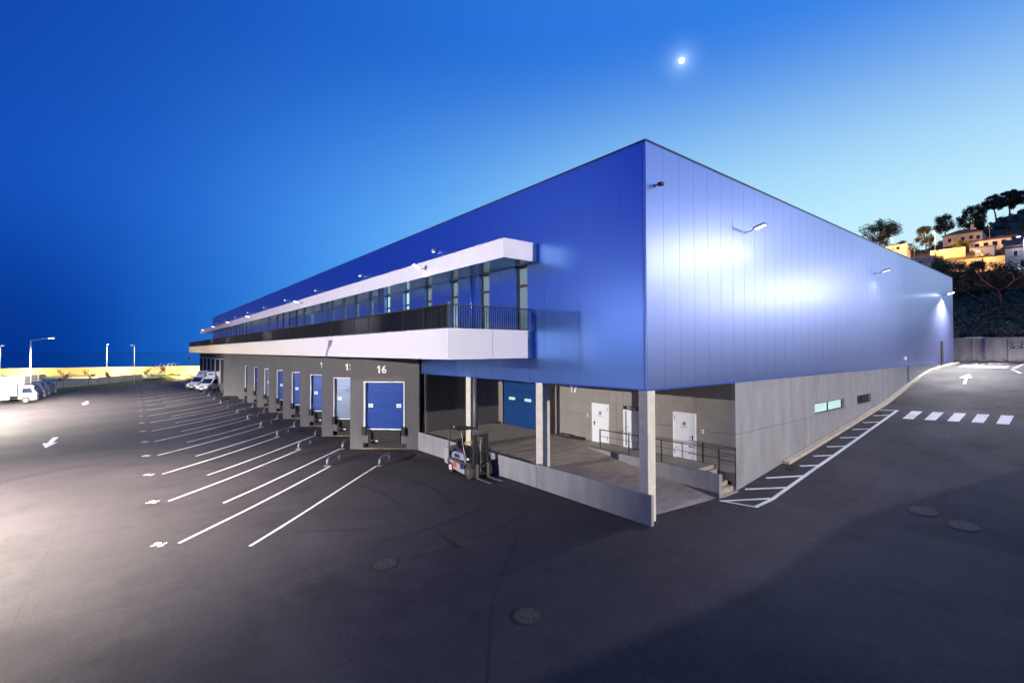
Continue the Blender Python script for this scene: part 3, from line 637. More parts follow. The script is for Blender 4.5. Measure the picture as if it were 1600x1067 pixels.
# ------------------------------------------------------------------ fixtures on the warehouse
def flood(name, loc, rz, label, group, energy, lensmat, spot=150):
    t = thing(name, label, 'floodlight', loc, rz, group)          # local -y points away from the wall
    MB().box((-.06, -.03, -.10), (.06, 0, .10)).build('wall_plate', STEEL, t)
    MB().tube([(0, -.02, 0), (0, -.35, .03), (0, -.62, .12)], .03, 8).build('arm', STEEL, t, True)
    hd = MB(); hd.add([(-.30, -.55, .06), (.30, -.55, .06), (.22, -1.25, .27), (-.22, -1.25, .27), (-.24, -.58, .20), (.24, -.58, .20), (.16, -1.18, .37), (-.16, -1.18, .37)], [(0, 3, 2, 1), (4, 5, 6, 7), (0, 1, 5, 4), (1, 2, 6, 5), (2, 3, 7, 6), (3, 0, 4, 7)])
    hd.build('head', mat('lamp housing', (.42, .43, .46), .35, .7), t)
    MB().add([(-.24, -.62, .075), (.24, -.62, .075), (.18, -1.19, .246), (-.18, -1.19, .246), (-.24, -.62, .06), (.24, -.62, .06), (.18, -1.19, .23), (-.18, -1.19, .23)], [(0, 1, 2, 3), (4, 7, 6, 5), (0, 4, 5, 1), (1, 5, 6, 2), (2, 6, 7, 3), (3, 7, 4, 0)]).build('lens', lensmat, t)
    if energy: light('floodlight_glow', t, (0, -.95, .05), energy, (1, .97, .95), 'SPOT', .15, (0, -1.6, -2), spot, .5)
    return t
FL = ['nearest the camera', 'second from the balcony corner', 'third from the balcony corner', 'fourth from the balcony corner', 'fifth, over the far docks', 'last, near the far end']
for i, y in enumerate((12.4, 35.6, 58.8, 75.0, 92.0, 108.0)):
    flood('canopy_floodlight', (CX0-.002, y, 9.95), R(-90), 'silver floodlight on the canopy front, '+FL[i], 'floodlights along the canopy', 2600, LAMP_W).scale = (.62, .62, .62)
for x, lab in ((7.3, 'winged silver floodlight on the right wall, nearest the corner'), (26.2, 'winged silver floodlight halfway along the right wall'), (47.8, 'glaring floodlight at the far end of the right wall')):
    flood('wall_floodlight', (x, -.002, 10.85), 0, lab, 'floodlights along the right wall', 1500 if x < 40 else 20000, mat('lamp glass soft', (1, 1, 1), .3, emit=(.95, .97, 1), estr=1.4) if x < 40 else mat('lamp glass glaring', (1, 1, 1), .3, emit=(.95, .97, 1), estr=90)).scale = (.72, .72, .72)
SPN = ['first', 'second', 'third', 'fourth', 'fifth', 'sixth', 'seventh', 'eighth', 'ninth']
for i in range(9):
    t = thing('wall_spot', 'small round wall spot above the canopy, %s from the near end' % SPN[i], 'spotlight', (-.002, 14.57+11.52*i, 11.55), R(-90), 'small spots above the canopy')
    MB().disc((0, -.03, 0), .10, 'y', .06, 16).build('wall_plate', STEEL, t); MB().sphere((0, -.16, -.03), .15, 14, 8, (1, 1.1, .7)).build('housing', STEEL, t, True); MB().disc((0, -.2, -.13), .09, 'z', .03, 16).build('lens', LAMP_S, t)
t = thing('security_camera', 'small dark security camera near the top corner of the right wall', 'camera', (.55, -.002, 11.5)); t.scale = (.62, .62, .62)
MB().box((-.08, -.06, -.08), (.08, 0, .08)).build('bracket', STEEL, t); MB().tube([(0, -.05, 0), (.05, -.22, .02)], .03, 8).build('arm', BLACKM, t); MB().box((-.12, -.5, -.07), (.16, -.2, .09)).build('housing', BLACKM, t)

# ------------------------------------------------------------------ wheel guides
gp = MB(); pts = [(0, 0, 0)]
for a in range(0, 91, 15): pts.append((.22-.22*math.cos(R(a)), 0, .16+.22*math.sin(R(a))))
pts += [(1.25, 0, .38)]
for a in range(15, 91, 15): pts.append((1.25+.16*math.sin(R(a)), 0, .38-.16*(1-math.cos(R(a)))))
pts += [(1.41, 0, 0)]
gp_me = gp.tube(pts, .068, 12).mesh('pipe', mat('worn guide steel', (.27, .275, .30), .42, .8, var=.2, vscale=6), True)
ft_me = MB().box((-.16, -.14, 0), (.16, .14, .02)).mesh('foot_plate', STEEL)
ORD = {0: 'nearest', 1: 'second', 2: 'third', 3: 'fourth', 4: 'fifth', 5: 'sixth', 6: 'seventh', 7: 'eighth', 8: 'ninth', 9: 'tenth', 10: 'eleventh', 11: 'twelfth', 12: 'thirteenth', 13: 'fourteenth', 14: 'fifteenth', 15: 'sixteenth'}
for k in range(16):
    for side, (x, y) in (('left', (-5.55, 16.75)), ('right', (-3.5, 14.55))):
        if k == 8 and side == 'right': continue
        yy = y+5.72*k
        t = thing('wheel_guide', 'bent steel pipe wheel guide on the %s of the %s dock bay' % (side, ORD.get(k, 'ninth')), 'wheel guide', (x, yy, g(x, yy)), R(45), 'wheel guides at the dock bays')
        inst('pipe', gp_me, t); inst('foot_plate', ft_me, t); inst('foot_plate', ft_me, t, (1.41, 0, 0))

# ------------------------------------------------------------------ forklift
fk = thing('forklift', 'grey and white forklift parked beside the platform wall', 'forklift', (-1.05, 8.75, g(-1.05, 9)), R(-90))
# local +x = forward, local -y = side towards the yard
MB().prism([(-1.95, .28), (-.35, .28), (-.35, .62), (-.55, .66), (-1.2, .70), (-2.0, .72), (-2.06, .5)], -.50, .50, 'y').build('chassis', GREYV, fk, bevel=.03)
MB().prism([(-1.70, .26), (-.42, .14), (-.38, .52), (-1.72, .64)], -.535, -.505, 'y').build('side_panel', mat('forklift white', (.30, .295, .31), .45), fk, bevel=.008)
MB().prism([(-1.70, .26), (-.42, .14), (-.38, .52), (-1.72, .64)], .505, .535, 'y').build('side_panel', WHITEV, fk)
MB().box((-1.42, -.542, .33), (-1.14, -.536, .58)).build('warning_sticker', RED, fk); MB().box((-.78, -.542, .36), (-.5, -.536, .6)).build('step_panel', DARKV, fk)
MB().prism([(-1.75, .72), (-.62, .72), (-.60, .92), (-.72, 1.06), (-1.35, 1.08), (-1.62, 1.02), (-1.76, .9)], -.44, .44, 'y').build('hood', LGREY, fk, bevel=.05)
MB().prism([(-1.45, .80), (-.95, .80), (-1.02, .96), (-1.38, .98)], -.452, -.442, 'y').build('nameplate', DARKV, fk)
MB().prism([(-2.36, .36), (-1.97, .32), (-1.9, .8), (-1.95, 1.16), (-2.22, 1.22), (-2.38, 1.05)], -.50, .50, 'y').build('counterweight', MATS['forklift white'], fk, bevel=.07)
MB().prism([(-1.55, 1.08), (-1.0, 1.08), (-.98, 1.2), (-1.45, 1.22), (-1.52, 1.62), (-1.66, 1.60), (-1.66, 1.1)], -.26, .26, 'y').build('seat', BLACK, fk, bevel=.04)
MB().tube([(-.60, 0, .9), (-.78, 0, 1.32)], .035, 8).build('steering_column', BLACKM, fk)
st = MB(); st.tube([(-.8+.06*math.cos(a*.5236)*0-.09*math.sin(a*.5236), .19*math.cos(a*.5236), 1.36+.16*math.sin(a*.5236)) for a in range(13)], .018, 6, False); st.build('steering_wheel', BLACK, fk)
MB().prism([(-.60, .66), (-.38, .62), (-.34, .95), (-.50, 1.2), (-.62, 1.2)], -.44, .44, 'y').build('dashboard', GREYV, fk, bevel=.02)
og = MB()
for s in (-.47, .47):
    og.tube([(-.36, s, .66), (-.62, s*.95, 1.5), (-.80, s*.92, 2.10), (-1.0, s*.9, 2.17), (-1.82, s*.9, 2.15), (-1.92, s*.92, 2.05), (-1.90, s, 1.1), (-1.88, s, .75)], .04, 6)
for x in (-.92, -1.1, -1.28, -1.46, -1.64, -1.82): og.box((x-.03, -.44, 2.13), (x+.03, .44, 2.17))
og.build('overhead_guard', BLACKM, fk)
MB().disc((-1.72, -.30, 2.21), .045, 'z', .09, 12).build('beacon', ORANGE, fk)
MB().box((-.86, -.30, 1.45), (-.80, -.12, 1.58)).build('work_light', YELLOW, fk); MB().box((-.86, .10, 1.45), (-.80, .26, 1.58)).build('work_light', YELLOW, fk)
ms = bpy.data.objects.new('mast', None); COL.objects.link(ms); ms.parent = fk; ms.location = (.12, 0, 0)
for s in (-1, 1):
    MB().box((-.06, s*.36-.05, .12), (.10, s*.36+.05, 2.06)).build('upright', BLACKM, ms); MB().box((.0, s*.25-.04, .14), (.12, s*.25+.04, 2.0)).build('inner_upright', BLACKM, ms)
for z in (.3, 1.1, 1.98): MB().box((-.03, -.31, z-.05), (.04, .31, z+.05)).build('cross_member', BLACKM, ms)
MB().tube([(.03, 0, .3), (.03, 0, 1.8)], .035, 8).build('lift_cylinder', STEEL, ms); MB().tube([(.05, -.13, .35), (.05, -.13, 1.95)], .014, 6).build('chain', BLACKM, ms); MB().tube([(.05, .13, .35), (.05, .13, 1.95)], .014, 6).build('chain', BLACKM, ms)
cg = bpy.data.objects.new('carriage', None); COL.objects.link(cg); cg.parent = fk; cg.location = (.30, 0, .06)
for z in (.12, .48): MB().box((-.06, -.52, z), (0, .52, z+.10)).build('carriage_bar', BLACKM, cg)
for y in (-.5, -.3, -.1, .1, .3, .5): MB().box((-.05, y-.015, .58), (-.02, y+.015, 1.18)).build('backrest_bar', BLACKM, cg)
MB().box((-.05, -.515, 1.18), (-.02, .515, 1.22)).build('backrest_bar', BLACKM, cg)
for y in (-.30, .30): MB().box((.002, y-.06, .0), (.05, y+.06, .66)).box((.051, y-.06, .0), (1.12, y+.06, .04)).build('fork', mat('fork steel', (.20, .19, .19), .4, .6), cg)
def wheel(parent, x, y, r, wd, rimr, name='wheel', rm=RIM):
    wv = bpy.data.objects.new(name, None); COL.objects.link(wv); wv.parent = parent; wv.location = (x, y, r)
    t_ = MB(); t_.tube([(0, -wd/2, 0), (0, -wd/2+.03, 0), (0, wd/2-.03, 0), (0, wd/2, 0)], [r*.9, r, r, r*.9], 24); t_.build('tyre', TYRE, wv)
    MB().disc((0, 0, 0), rimr, 'y', wd+.012, 20).build('rim', rm, wv); MB().disc((0, 0, 0), rimr*.35, 'y', wd+.04, 12).build('hub', STEEL, wv); return wv
for s in (-.47, .47): wheel(fk, 0, s, .34, .24, .19, rm=GREYV); wheel(fk, -1.66, s*.95, .27, .20, .13, rm=WHITEV)
for s in (-1, 1): MB().prism([(-.42, .45), (-.36, .66), (-.1, .78), (.14, .74), (.14, .68), (-.08, .71), (-.3, .6), (-.36, .42)], s*.36, s*.60, 'y').build('mudguard', GREYV, fk)
MB().disc((.02, -.62, .95), .055, 'x', .08, 12).build('headlamp', WHITE, fk); MB().tube([(-.45, -.45, 1.0), (.0, -.6, .95)], .015, 6).build('lamp_arm', BLACKM, fk)

# ------------------------------------------------------------------ vehicles
def cab_truck(label, loc, rz, group, cabmat, boxlen=4.6, boxh=2.1, cab_h=2.15, reefer=True):
    t = thing('delivery_truck', label, 'truck', loc, rz, group)      # +x forward, front at x=0
    prof = [(-.02, .38), (0, .95), (-.08, 1.25), (-.42, cab_h-.12), (-.60, cab_h), (-1.62, cab_h), (-1.66, .55), (-1.35, .50), (-1.28, .75), (-.72, .75), (-.62, .42)]
    MB().prism(prof, -.95, .95, 'y').build('cab', cabmat, t, bevel=.04)
    def onp(p, q, y0, y1, m, nm, off=.012):
        d = Vector((q[0]-p[0], 0, q[1]-p[1])).normalized(); n = Vector((-d.z, 0, d.x)); n = n if n.x > 0 else -n
        a = Vector((p[0], 0, p[1]))+n*off; b = Vector((q[0], 0, q[1]))+n*off
        MB().add([(a.x, y0, a.z), (a.x, y1, a.z), (b.x, y1, b.z), (b.x, y0, b.z), (a.x-n.x*.01, y0, a.z-n.z*.01), (a.x-n.x*.01, y1, a.z-n.z*.01), (b.x-n.x*.01, y1, b.z-n.z*.01), (b.x-n.x*.01, y0, b.z-n.z*.01)], [(0, 1, 2, 3), (7, 6, 5, 4), (0, 4, 5, 1), (1, 5, 6, 2), (2, 6, 7, 3), (3, 7, 4, 0)]).build(nm, m, t)
    onp((-.10, 1.31), (-.40, cab_h-.2), -.86, .86, PANE_DARK, 'windscreen')
    onp((-.01, .72), (-.005, .9), -.6, .6, GREYV, 'grille', .02)
    for s in (-1, 1):
        MB().prism([(-.32, 1.28), (-.55, cab_h-.28), (-1.3, cab_h-.28), (-1.34, 1.25)], s*.951, s*.965, 'y').build('side_window', PANE_DARK, t)
        MB().box((-.05, s*.62-.14, .60), (.02, s*.62+.14, .76)).build('headlight', mat('headlight glass', (.75, .78, .8), .15), t)
        MB().box((-.1, s*1.0, 1.35), (-.02, s*1.2, 1.75)).build('mirror', BLACK, t); MB().tube([(-.15, s*.95, 1.7), (-.06, s*1.05, 1.7)], .015, 6).build('mirror_arm', BLACK, t)
    MB().box((-.10, -.93, .34), (.05, .93, .56)).build('bumper', GREYV, t); MB().box((.051, -.26, .40), (.058, .26, .51)).build('number_plate', WHITE, t)
    MB().box((-1.72-boxlen, -1.02, .95), (-1.74, 1.02, .95+boxh)).build('cargo_box', WHITEV, t, bevel=.03)
    for x in (-1.74-boxlen+.03, -1.80): MB().box((x-.03, -1.035, .95), (x+.03, -1.021, .95+boxh)).build('box_trim', STEEL, t)
    MB().box((-1.7-boxlen, -.40, .55), (-1.0, .40, .94)).build('chassis', GREYV, t)
    if reefer: MB().box((-1.73, -.75, cab_h+.08), (-1.25, .75, .95+boxh+.05)).build('cooling_unit', GREYV if cabmat is DARKV else WHITEV, t, bevel=.05)
    MB().box((-3.2, -.95, .5), (-2.4, -.75, .85)).build('fuel_tank', STEEL, t)
    for s in (-.82, .82): wheel(t, -1.0, s, .38, .22, .22); wheel(t, -1.0-boxlen*.75, s, .38, .30, .22)
    return t
gz = -.75
cab_truck('white box truck with white cab, nearest in the parked row', (-23.3, 75.2, gz), R(2), 'trucks parked along the left edge', WHITEV, 4.6, 2.15)
cab_truck('truck with dark front right behind the nearest white box truck', (-23.1, 79.0, gz), R(-1), 'trucks parked along the left edge', DARKV, 4.4, 2.2, 2.2)
cab_truck('third truck of the parked row with dark blue front', (-23.0, 83.0, gz), R(1), 'trucks parked along the left edge', DARKV, 4.8, 2.2, 2.35)
cab_truck('fourth truck of the parked row with dark blue front', (-22.7, 87.2, gz), R(0), 'trucks parked along the left edge', DARKV, 4.4, 2.1, 2.25)
def box_van(label, loc, rz, group):
    t = thing('box_van', label, 'van', loc, rz, group)
    prof = [(-.02, .36), (.0, .80), (-.12, .98), (-.85, 1.18), (-1.55, 1.98), (-1.75, 2.08), (-2.35, 2.08), (-2.38, .36), (-1.28, .36), (-1.22, .62), (-1.0, .76), (-.72, .76), (-.5, .62), (-.45, .36)]
    MB().prism(prof, -.93, .93, 'y').build('cab', WHITEV, t, bevel=.06)
    MB().add([(-.90, -.80, 1.235), (-.90, .80, 1.235), (-1.50, .76, 1.94), (-1.50, -.76, 1.94), (-.88, -.80, 1.255), (-.88, .80, 1.255), (-1.48, .76, 1.96), (-1.48, -.76, 1.96)], [(0, 3, 2, 1), (4, 5, 6, 7), (0, 1, 5, 4), (1, 2, 6, 5), (2, 3, 7, 6), (3, 0, 4, 7)]).build('windscreen', PANE_DARK, t)
    for s in (-1, 1):
        MB().prism([(-1.0, 1.25), (-1.55, 1.85), (-2.15, 1.85), (-2.18, 1.22)], s*.931, s*.945, 'y').build('side_window', PANE_DARK, t)
        MB().box((-.13, s*.68-.16, .74), (.0, s*.68+.16, .93)).build('headlight', mat('headlight glass', (.75, .78, .8), .15), t)
        MB().box((-1.15, s*.97, 1.25), (-1.05, s*1.15, 1.55)).build('mirror', BLACK, t)
    MB().box((-.03, -.42, .66), (.025, .42, .86)).build('grille', BLACK, t, bevel=.02); MB().box((-.12, -.92, .30), (.05, .92, .55)).build('bumper', GREYV, t, bevel=.03); MB().box((.051, -.26, .42), (.06, .26, .53)).build('number_plate', mat('plate white', (.8, .8, .7), .5), t)
    MB().box((-6.0, -1.02, .78), (-2.42, 1.02, 3.0)).build('cargo_box', WHITEV, t, bevel=.03)
    MB().box((-2.41, -.62, 2.35), (-1.95, .62, 2.86)).build('cooling_unit', WHITEV, t, bevel=.05); MB().box((-1.945, -.42, 2.5), (-1.93, .42, 2.72)).build('unit_grille', BLACK, t)
    MB().prism([(-1.55, 2.09), (-2.41, 2.09), (-2.41, 2.34), (-2.0, 2.34)], -.8, .8, 'y').build('wind_deflector', WHITEV, t)
    MB().box((-5.9, -.4, .45), (-2.3, .4, .77)).build('chassis', GREYV, t)
    for s in (-.8, .8): wheel(t, -.86, s, .34, .2, .2); wheel(t, -4.7, s, .34, .28, .2)
    return t
box_van('white refrigerated box van backed onto a dock, nearer of the two', (-5.6, 76.8, gz+.12), R(225), 'box vans at the far docks')
box_van('white refrigerated box van half hidden behind the nearer box van', (-6.4, 82.9, gz+.1), R(225), 'box vans at the far docks')

# ------------------------------------------------------------------ street lamps
def street_lamp(label, base, h, arm, rz, energy, col, lens, group, headpitch=8, name='street_lamp', kind='SPOT', spot=None, aim=None, r=.09):
    t = thing(name, label, 'street lamp', base, rz, group)
    pmt = mat('dark pole paint', (.03, .03, .032), .6) if r < .085 and group == 'sodium lamps on the hill' else mat('pole paint', (.62, .62, .64), .45, .4)
    MB().tube([(0, 0, 0), (0, 0, 1.2), (0, 0, h)], [r*1.3, r*1.2, r*.75], 10).build('pole', pmt, t, True)
    MB().box((-.2, -.2, 0), (.2, .2, .03)).build('base_plate', STEEL, t)
    dz = arm*math.tan(R(headpitch))
    MB().tube([(0, 0, h-.05), (arm, 0, h+dz)], r*.55, 8).build('arm', pmt, t, True)
    MB().prism([(arm-.1, h+dz-.06), (arm+.75, h+dz+.02), (arm+.70, h+dz+.14), (arm, h+dz+.14)], -.17, .17, 'y').build('head', STEEL, t, bevel=.03)
    MB().box((arm+.1, -.13, h+dz-.09), (arm+.62, .13, h+dz-.055)).build('lens', lens, t)
    if energy:
        if aim: light('lamp_glow', t, (arm+.36, 0, h+dz-.2), energy, col, 'SPOT', .04 if name == 'flood_tower' else .2, aim, spot or 140, .5)
        else: light('lamp_glow', t, (arm+.36, 0, h+dz-.2), energy, col, kind, .2, (arm+.9, 0, 0), spot or 150, .5)
    return t
WARMW = (1.0, .89, .76)
YG = 'street lamps round the yard'
street_lamp('tall street lamp with bright arm, behind the parked trucks', (-24.4, 78.6, gz), 7.9, 2.2, R(-35), 9000, WARMW, LAMP_W, YG)
street_lamp('thin dim street lamp nearest the no entry sign', (-13.6, 110.6, -.9), 7.7, .5, R(-120), 1200, (1, .8, .5), LAMP_S, YG, r=.07)
street_lamp('thin dim street lamp at the left edge of the picture', (-34.3, 126.5, -.9), 7.7, .5, R(-60), 1200, (1, .8, .5), LAMP_S, YG, r=.07)
street_lamp('yard mast just outside the left of the picture, beside the bay numbers', (-25, 17, gz), 8.5, 1.5, R(-5), 76000, (1, .88, .73), LAMP_W, None, name='yard_mast', spot=138, aim=(2.6, 0, 0), r=.12)
street_lamp('yard mast just outside the left of the picture, before the trucks', (-31.5, 60, gz), 9.0, 1.5, R(20), 120000, WARMW, LAMP_W, None, name='yard_mast', spot=165, r=.12)
street_lamp('floodlight tower across the yard outside the left of the picture', (-62, 10, gz), 12.5, 1.0, R(21), 190000, (1, .95, .92), LAMP_W, None, name='flood_tower', spot=66, aim=(66, 0, 8), r=.2)
street_lamp('second floodlight tower across the yard outside the left of the picture', (-62, 46, gz), 12.5, 1.0, R(-22), 3000, (1, .84, 1), LAMP_W, None, name='flood_tower', spot=75, aim=(62, 0, 7), r=.2)
# terrace wall behind the photographer and the mast on it
struct(MB().box((-14, -17.0, -1), (34, -16.4, 2.95)).build('terrace_wall', CONC)); struct(MB().box((-14, -80, -1), (34, -17.01, 2.0)).build('terrace', ASPHD))
street_lamp('mast on the terrace behind the photographer', (2, -48, 2.0), 9.0, 1.5, R(90), 110000, WARMW, LAMP_W, None, name='yard_mast', spot=170, aim=(6, 0, 4), r=.12)
street_lamp('road lamp across the road outside the right of the picture', (24.6, -14.2, 4.0), 9.9, .8, R(140), 2300, (1, .95, .95), LAMP_W, None, name='road_mast', spot=64, aim=(23, 0, 7.0), r=.1)
street_lamp('second road lamp across the road outside the right of the picture', (43.2, -15.5, 3.7), 8.3, .8, R(147), 2900, (1, .95, .95), LAMP_W, None, name='road_mast', spot=60, aim=(28, 0, 5.6), r=.1)

# ------------------------------------------------------------------ moon
tag(MB().sphere(CAM+MOON_DIR*3000, 13.5, 24, 16, (1, 1, 1)).build('moon', MOONM, None, True), 'bright white moon high above the roof', 'moon')

# ------------------------------------------------------------------ land and sea to the left
LAND = mat('dark land', (.045, .05, .03), .95, var=.3, vscale=.2)
struct(MB().add([(-400, -400, -2.2), (600, -400, -2.2), (600, 175, -2.2), (-400, 175, -2.2)], [(0, 1, 2, 3)]).build('ground', LAND))
SEA = mat('sea water', (.002, .012, .05), .06, spec=.5)
struct(MB().add([(-14000, 176, -14), (14000, 176, -14), (14000, 16000, -14), (-14000, 16000, -14)], [(0, 1, 2, 3)]).build('sea', SEA))

def leaves(mb, c, rad, n, size, rng, shell=.55):
    """leaf-sized quads spread through an ellipsoid, denser in its outer part"""
    for _ in range(n):
        d = Vector((rng.gauss(0, 1), rng.gauss(0, 1), rng.gauss(0, 1))).normalized()
        r_ = shell+(1-shell)*rng.random() if rng.random() < .75 else rng.random()
        p = Vector((c[0]+d.x*rad[0]*r_, c[1]+d.y*rad[1]*r_, c[2]+d.z*rad[2]*r_))
        a = Vector((rng.gauss(0, 1), rng.gauss(0, 1), rng.gauss(0, 1))).normalized(); b_ = a.orthogonal().normalized(); s_ = size*rng.uniform(.5, 1.3)
        o = len(mb.v); mb.v += [tuple(p+a*s_), tuple(p+b_*s_*.45), tuple(p-a*s_), tuple(p-b_*s_*.45)]; mb.f.append((o, o+1, o+2, o+3))
def qbuild(mb, name, m, parent=None):
    me = bpy.data.meshes.new(name); me.from_pydata(mb.v, [], mb.f); me.materials.append(m); o = bpy.data.objects.new(name, me); COL.objects.link(o)
    if parent: o.parent = parent
    return o
BARK = mat('bark', (.09, .06, .045), .9, var=.3, vscale=6)
BARKR = mat('red bark', (.30, .10, .075), .85, var=.3, vscale=5)
LEAFD = mat('pine needles', (.032, .045, .024), .85, var=.35, vscale=.6)
LEAFO = mat('broad leaves', (.085, .09, .038), .8, var=.4, vscale=.5)
LEAFY = mat('pale leaves', (.10, .11, .03), .8, var=.3, vscale=.5)
# verge with grass, low wall, saplings, fence, no entry sign
struct(MB().add([(-40, 70, -.76), (-22.25, 96.6, -.76), (-16.8, 105.6, -.76), (-9.4, 116.8, -.72), (-7.6, 120.5, -.6), (-5.2, 129, -.4), (-2.6, 142, -.3), (0.5, 160, -.3), (-1.5, 161, .1), (-4.6, 142, .2), (-7.4, 129, .1), (-9.6, 122, -.3), (-12, 119, -.5), (-18.6, 107.8, -.5), (-24, 98.6, -.5), (-42, 72, -.5)],
       [(0, 1, 14, 15), (1, 2, 13, 14), (2, 3, 12, 13), (3, 4, 11, 12), (4, 5, 10, 11), (5, 6, 9, 10), (6, 7, 8, 9)]).build('grass_verge', GRASS))
rng = random.Random(3)
gb_ = MB(); VL = [(-30, 86), (-23.2, 97.6), (-17.7, 106.7), (-10.6, 118), (-8.6, 121.5), (-6.3, 129), (-3.6, 142), (-.6, 159)]
for (a, b) in zip(VL, VL[1:]):
    for _ in range(420):
        t_ = rng.random(); x = a[0]+(b[0]-a[0])*t_+rng.gauss(0, .4); y = a[1]+(b[1]-a[1])*t_+rng.gauss(0, .25); h = rng.uniform(.12, .42); q = rng.random()*6.28
        o = len(gb_.v); gb_.v += [(x-.05*math.cos(q), y-.05*math.sin(q), -.75), (x+.05*math.cos(q), y+.05*math.sin(q), -.75), (x+rng.gauss(0, .1), y+rng.gauss(0, .1), -.62+h)]; gb_.f.append((o, o+1, o+2))
o = struct(qbuild(gb_, 'verge_grass', mat('grass blades', (.12, .15, .03), .85, var=.35, vscale=1.5)), 'stuff'); tag(o, 'tufts of green grass along the edge of the yard', 'grass')
wl = [(-40, 76), (-24.2, 99.2), (-18.8, 108.4), (-12.2, 119.4)]
t = thing('low_wall', 'low grey concrete wall behind the grass verge', 'wall', (-24.2, 99.2, -1.2))
for a, b in zip(wl, wl[1:]):
    a = Vector((a[0]+24.2, a[1]-99.2, 0)); b = Vector((b[0]+24.2, b[1]-99.2, 0)); L_ = (b-a).length; ang = math.atan2(b.y-a.y, b.x-a.x); n_ = max(1, round(L_/3.2))
    for i in range(n_):
        p = a+(b-a)*(i/n_); MB(Matrix.Translation(p) @ Matrix.Rotation(ang, 4, 'Z')).box((.01, 0, 0), (L_/n_-.01, .22, 1.95)).build('wall_panel', CONC, t)
def sapling(x, y, h, label):
    t = thing('sapling', label, 'tree', (x, y, -.8), 0, 'young trees on the verge'); r_ = random.Random(int(x*10))
    tr = MB().tube([(0, 0, 0), (.05, 0, h*.5), (0, .05, h)], [.05, .035, .012], 6)
    cr = MB()
    for i in range(9):
        z = h*(.45+.055*i); a = r_.random()*6.28; l = r_.uniform(.3, .75); e = (math.cos(a)*l, math.sin(a)*l, z+l*.5); tr.tube([(0, 0, z), e], [.018, .006], 5); leaves(cr, e, (.3, .3, .28), 42, .09, r_)
    tr.build('trunk', BARK, t); qbuild(cr, 'crown', LEAFY, t)
for i, (x, y, h) in enumerate(((-22.9, 98.6, 3.3), (-20.0, 103.4, 3.2), (-17.3, 107.6, 3.0), (-11.3, 118.3, 2.6), (-8.7, 122.2, 2.8))): sapling(x, y, h, 'young sapling on the verge, %s from the parked trucks' % ['first', 'second', 'third', 'fourth', 'fifth'][i])
t = thing('no_entry_sign', 'round red no entry sign on a thin post at the exit', 'sign', (-8.7, 119.2, -.6), R(-100))
MB().tube([(0, 0, 0), (0, 0, 2.75)], .04, 8).build('post', STEEL, t); MB().disc((.06, 0, 2.5), .42, 'x', .03, 28).build('disc', RED, t); MB().box((.077, -.30, 2.43), (.085, .30, 2.57)).build('bar', WHITE, t)
t = thing('traffic_sign', 'pole with stacked small signs beside the exit road', 'sign', (-.8, 159, -.3), R(-100))
MB().tube([(0, 0, 0), (0, 0, 4.3)], .06, 8).build('post', STEEL, t); MB().box((.05, -.4, 3.5), (.09, .4, 4.2)).build('plate', WHITE, t); MB().disc((.07, 0, 3.85), .27, 'x', .05, 20).build('red_disc', RED, t); MB().box((.05, -.35, 2.7), (.09, .35, 3.3)).build('plate', WHITE, t)
# perimeter fence with bent-top posts
t = thing('perimeter_fence', 'wire fence with bent-top posts beside the exit road', 'fence', (-9.8, 121, -.3))
fp = [(-11.0+1.03*i*.9, 119.0+2.9*i) for i in range(16)]; pm_ = MB().tube([(0, 0, 0), (0, 0, 2.6), (.12, -.08, 2.85), (.38, -.24, 2.98)], .045, 6).mesh('post', mat('fence concrete', (.6, .58, .55), .8))
for x, y in fp: inst('post', pm_, t, (x+9.8, y-121, 0))
wr = MB()
for (a, b) in zip(fp, fp[1:]):
    for z in [.3+.3*i for i in range(8)]: wr.tube([(a[0]+9.8, a[1]-121, z), (b[0]+9.8, b[1]-121, z)], .008, 4, False)
struct(wr.build('wires', STEEL, t), 'stuff')
# lit highway beyond the verge: deck edge, guard rails, pale barrier wall
hw = thing('highway', 'raised road with pale barrier wall lit yellow by street lamps', 'road', (-20.3, 146.4, -2.2))
d = Vector((-1.1+47.0, 131.0-167.7, 0)).normalized(); A0 = Vector((-20.3, 146.4, 0)); nn = Vector((d.y, -d.x, 0))   # nn points to the camera side
hm = Matrix(((d.x, -nn.x, 0, 0), (d.y, -nn.y, 0, 0), (0, 0, 1, 0), (0, 0, 0, 1)))
BARR = mat('barrier wall', (.66, .60, .36), .85, var=.15, vscale=.4, stretch=(.1, .1, 3))
for i in range(-22, 14): MB(hm).add([(i*4+.02, 0, 1.6), (i*4+3.98, 0, 1.6), (i*4+3.98, .25, 1.6), (i*4+.02, .25, 1.6), (i*4+.02, 0, 3.9+.0105*(i*4)), (i*4+3.98, 0, 3.9+.0105*(i*4+4)), (i*4+3.98, .25, 3.9+.0105*(i*4+4)), (i*4+.02, .25, 3.9+.0105*(i*4))], [(0, 3, 2, 1), (4, 5, 6, 7), (0, 1, 5, 4), (1, 2, 6, 5), (2, 3, 7, 6), (3, 0, 4, 7)]).build('barrier_panel', BARR, hw)
MB(hm).box((-90, -7.5, 1.15), (56, 0, 1.6)).build('deck', BARR, hw)
MB(hm).box((-90, -7.0, -.5), (56, -6.0, 1.14)).build('deck_shade', DARKSOF, hw)  # dark block standing in for the shade beneath the deck
for z in (1.95, 2.25): MB(hm).box((-90, -7.4, z), (56, -7.34, z+.12)).build('guard_rail', STEEL, hw)
for i in range(-44, 28): MB(hm).box((i*2, -7.36, 1.6), (i*2+.08, -7.28, 2.4)).build('guard_post', STEEL, hw)
SOD = (1.0, .50, .12)
street_lamp('lit street lamp standing behind the barrier wall', (-18.6, 137.2, -1.5), 8.7, .6, R(-80), 3000, WARMW, LAMP_W, YG)
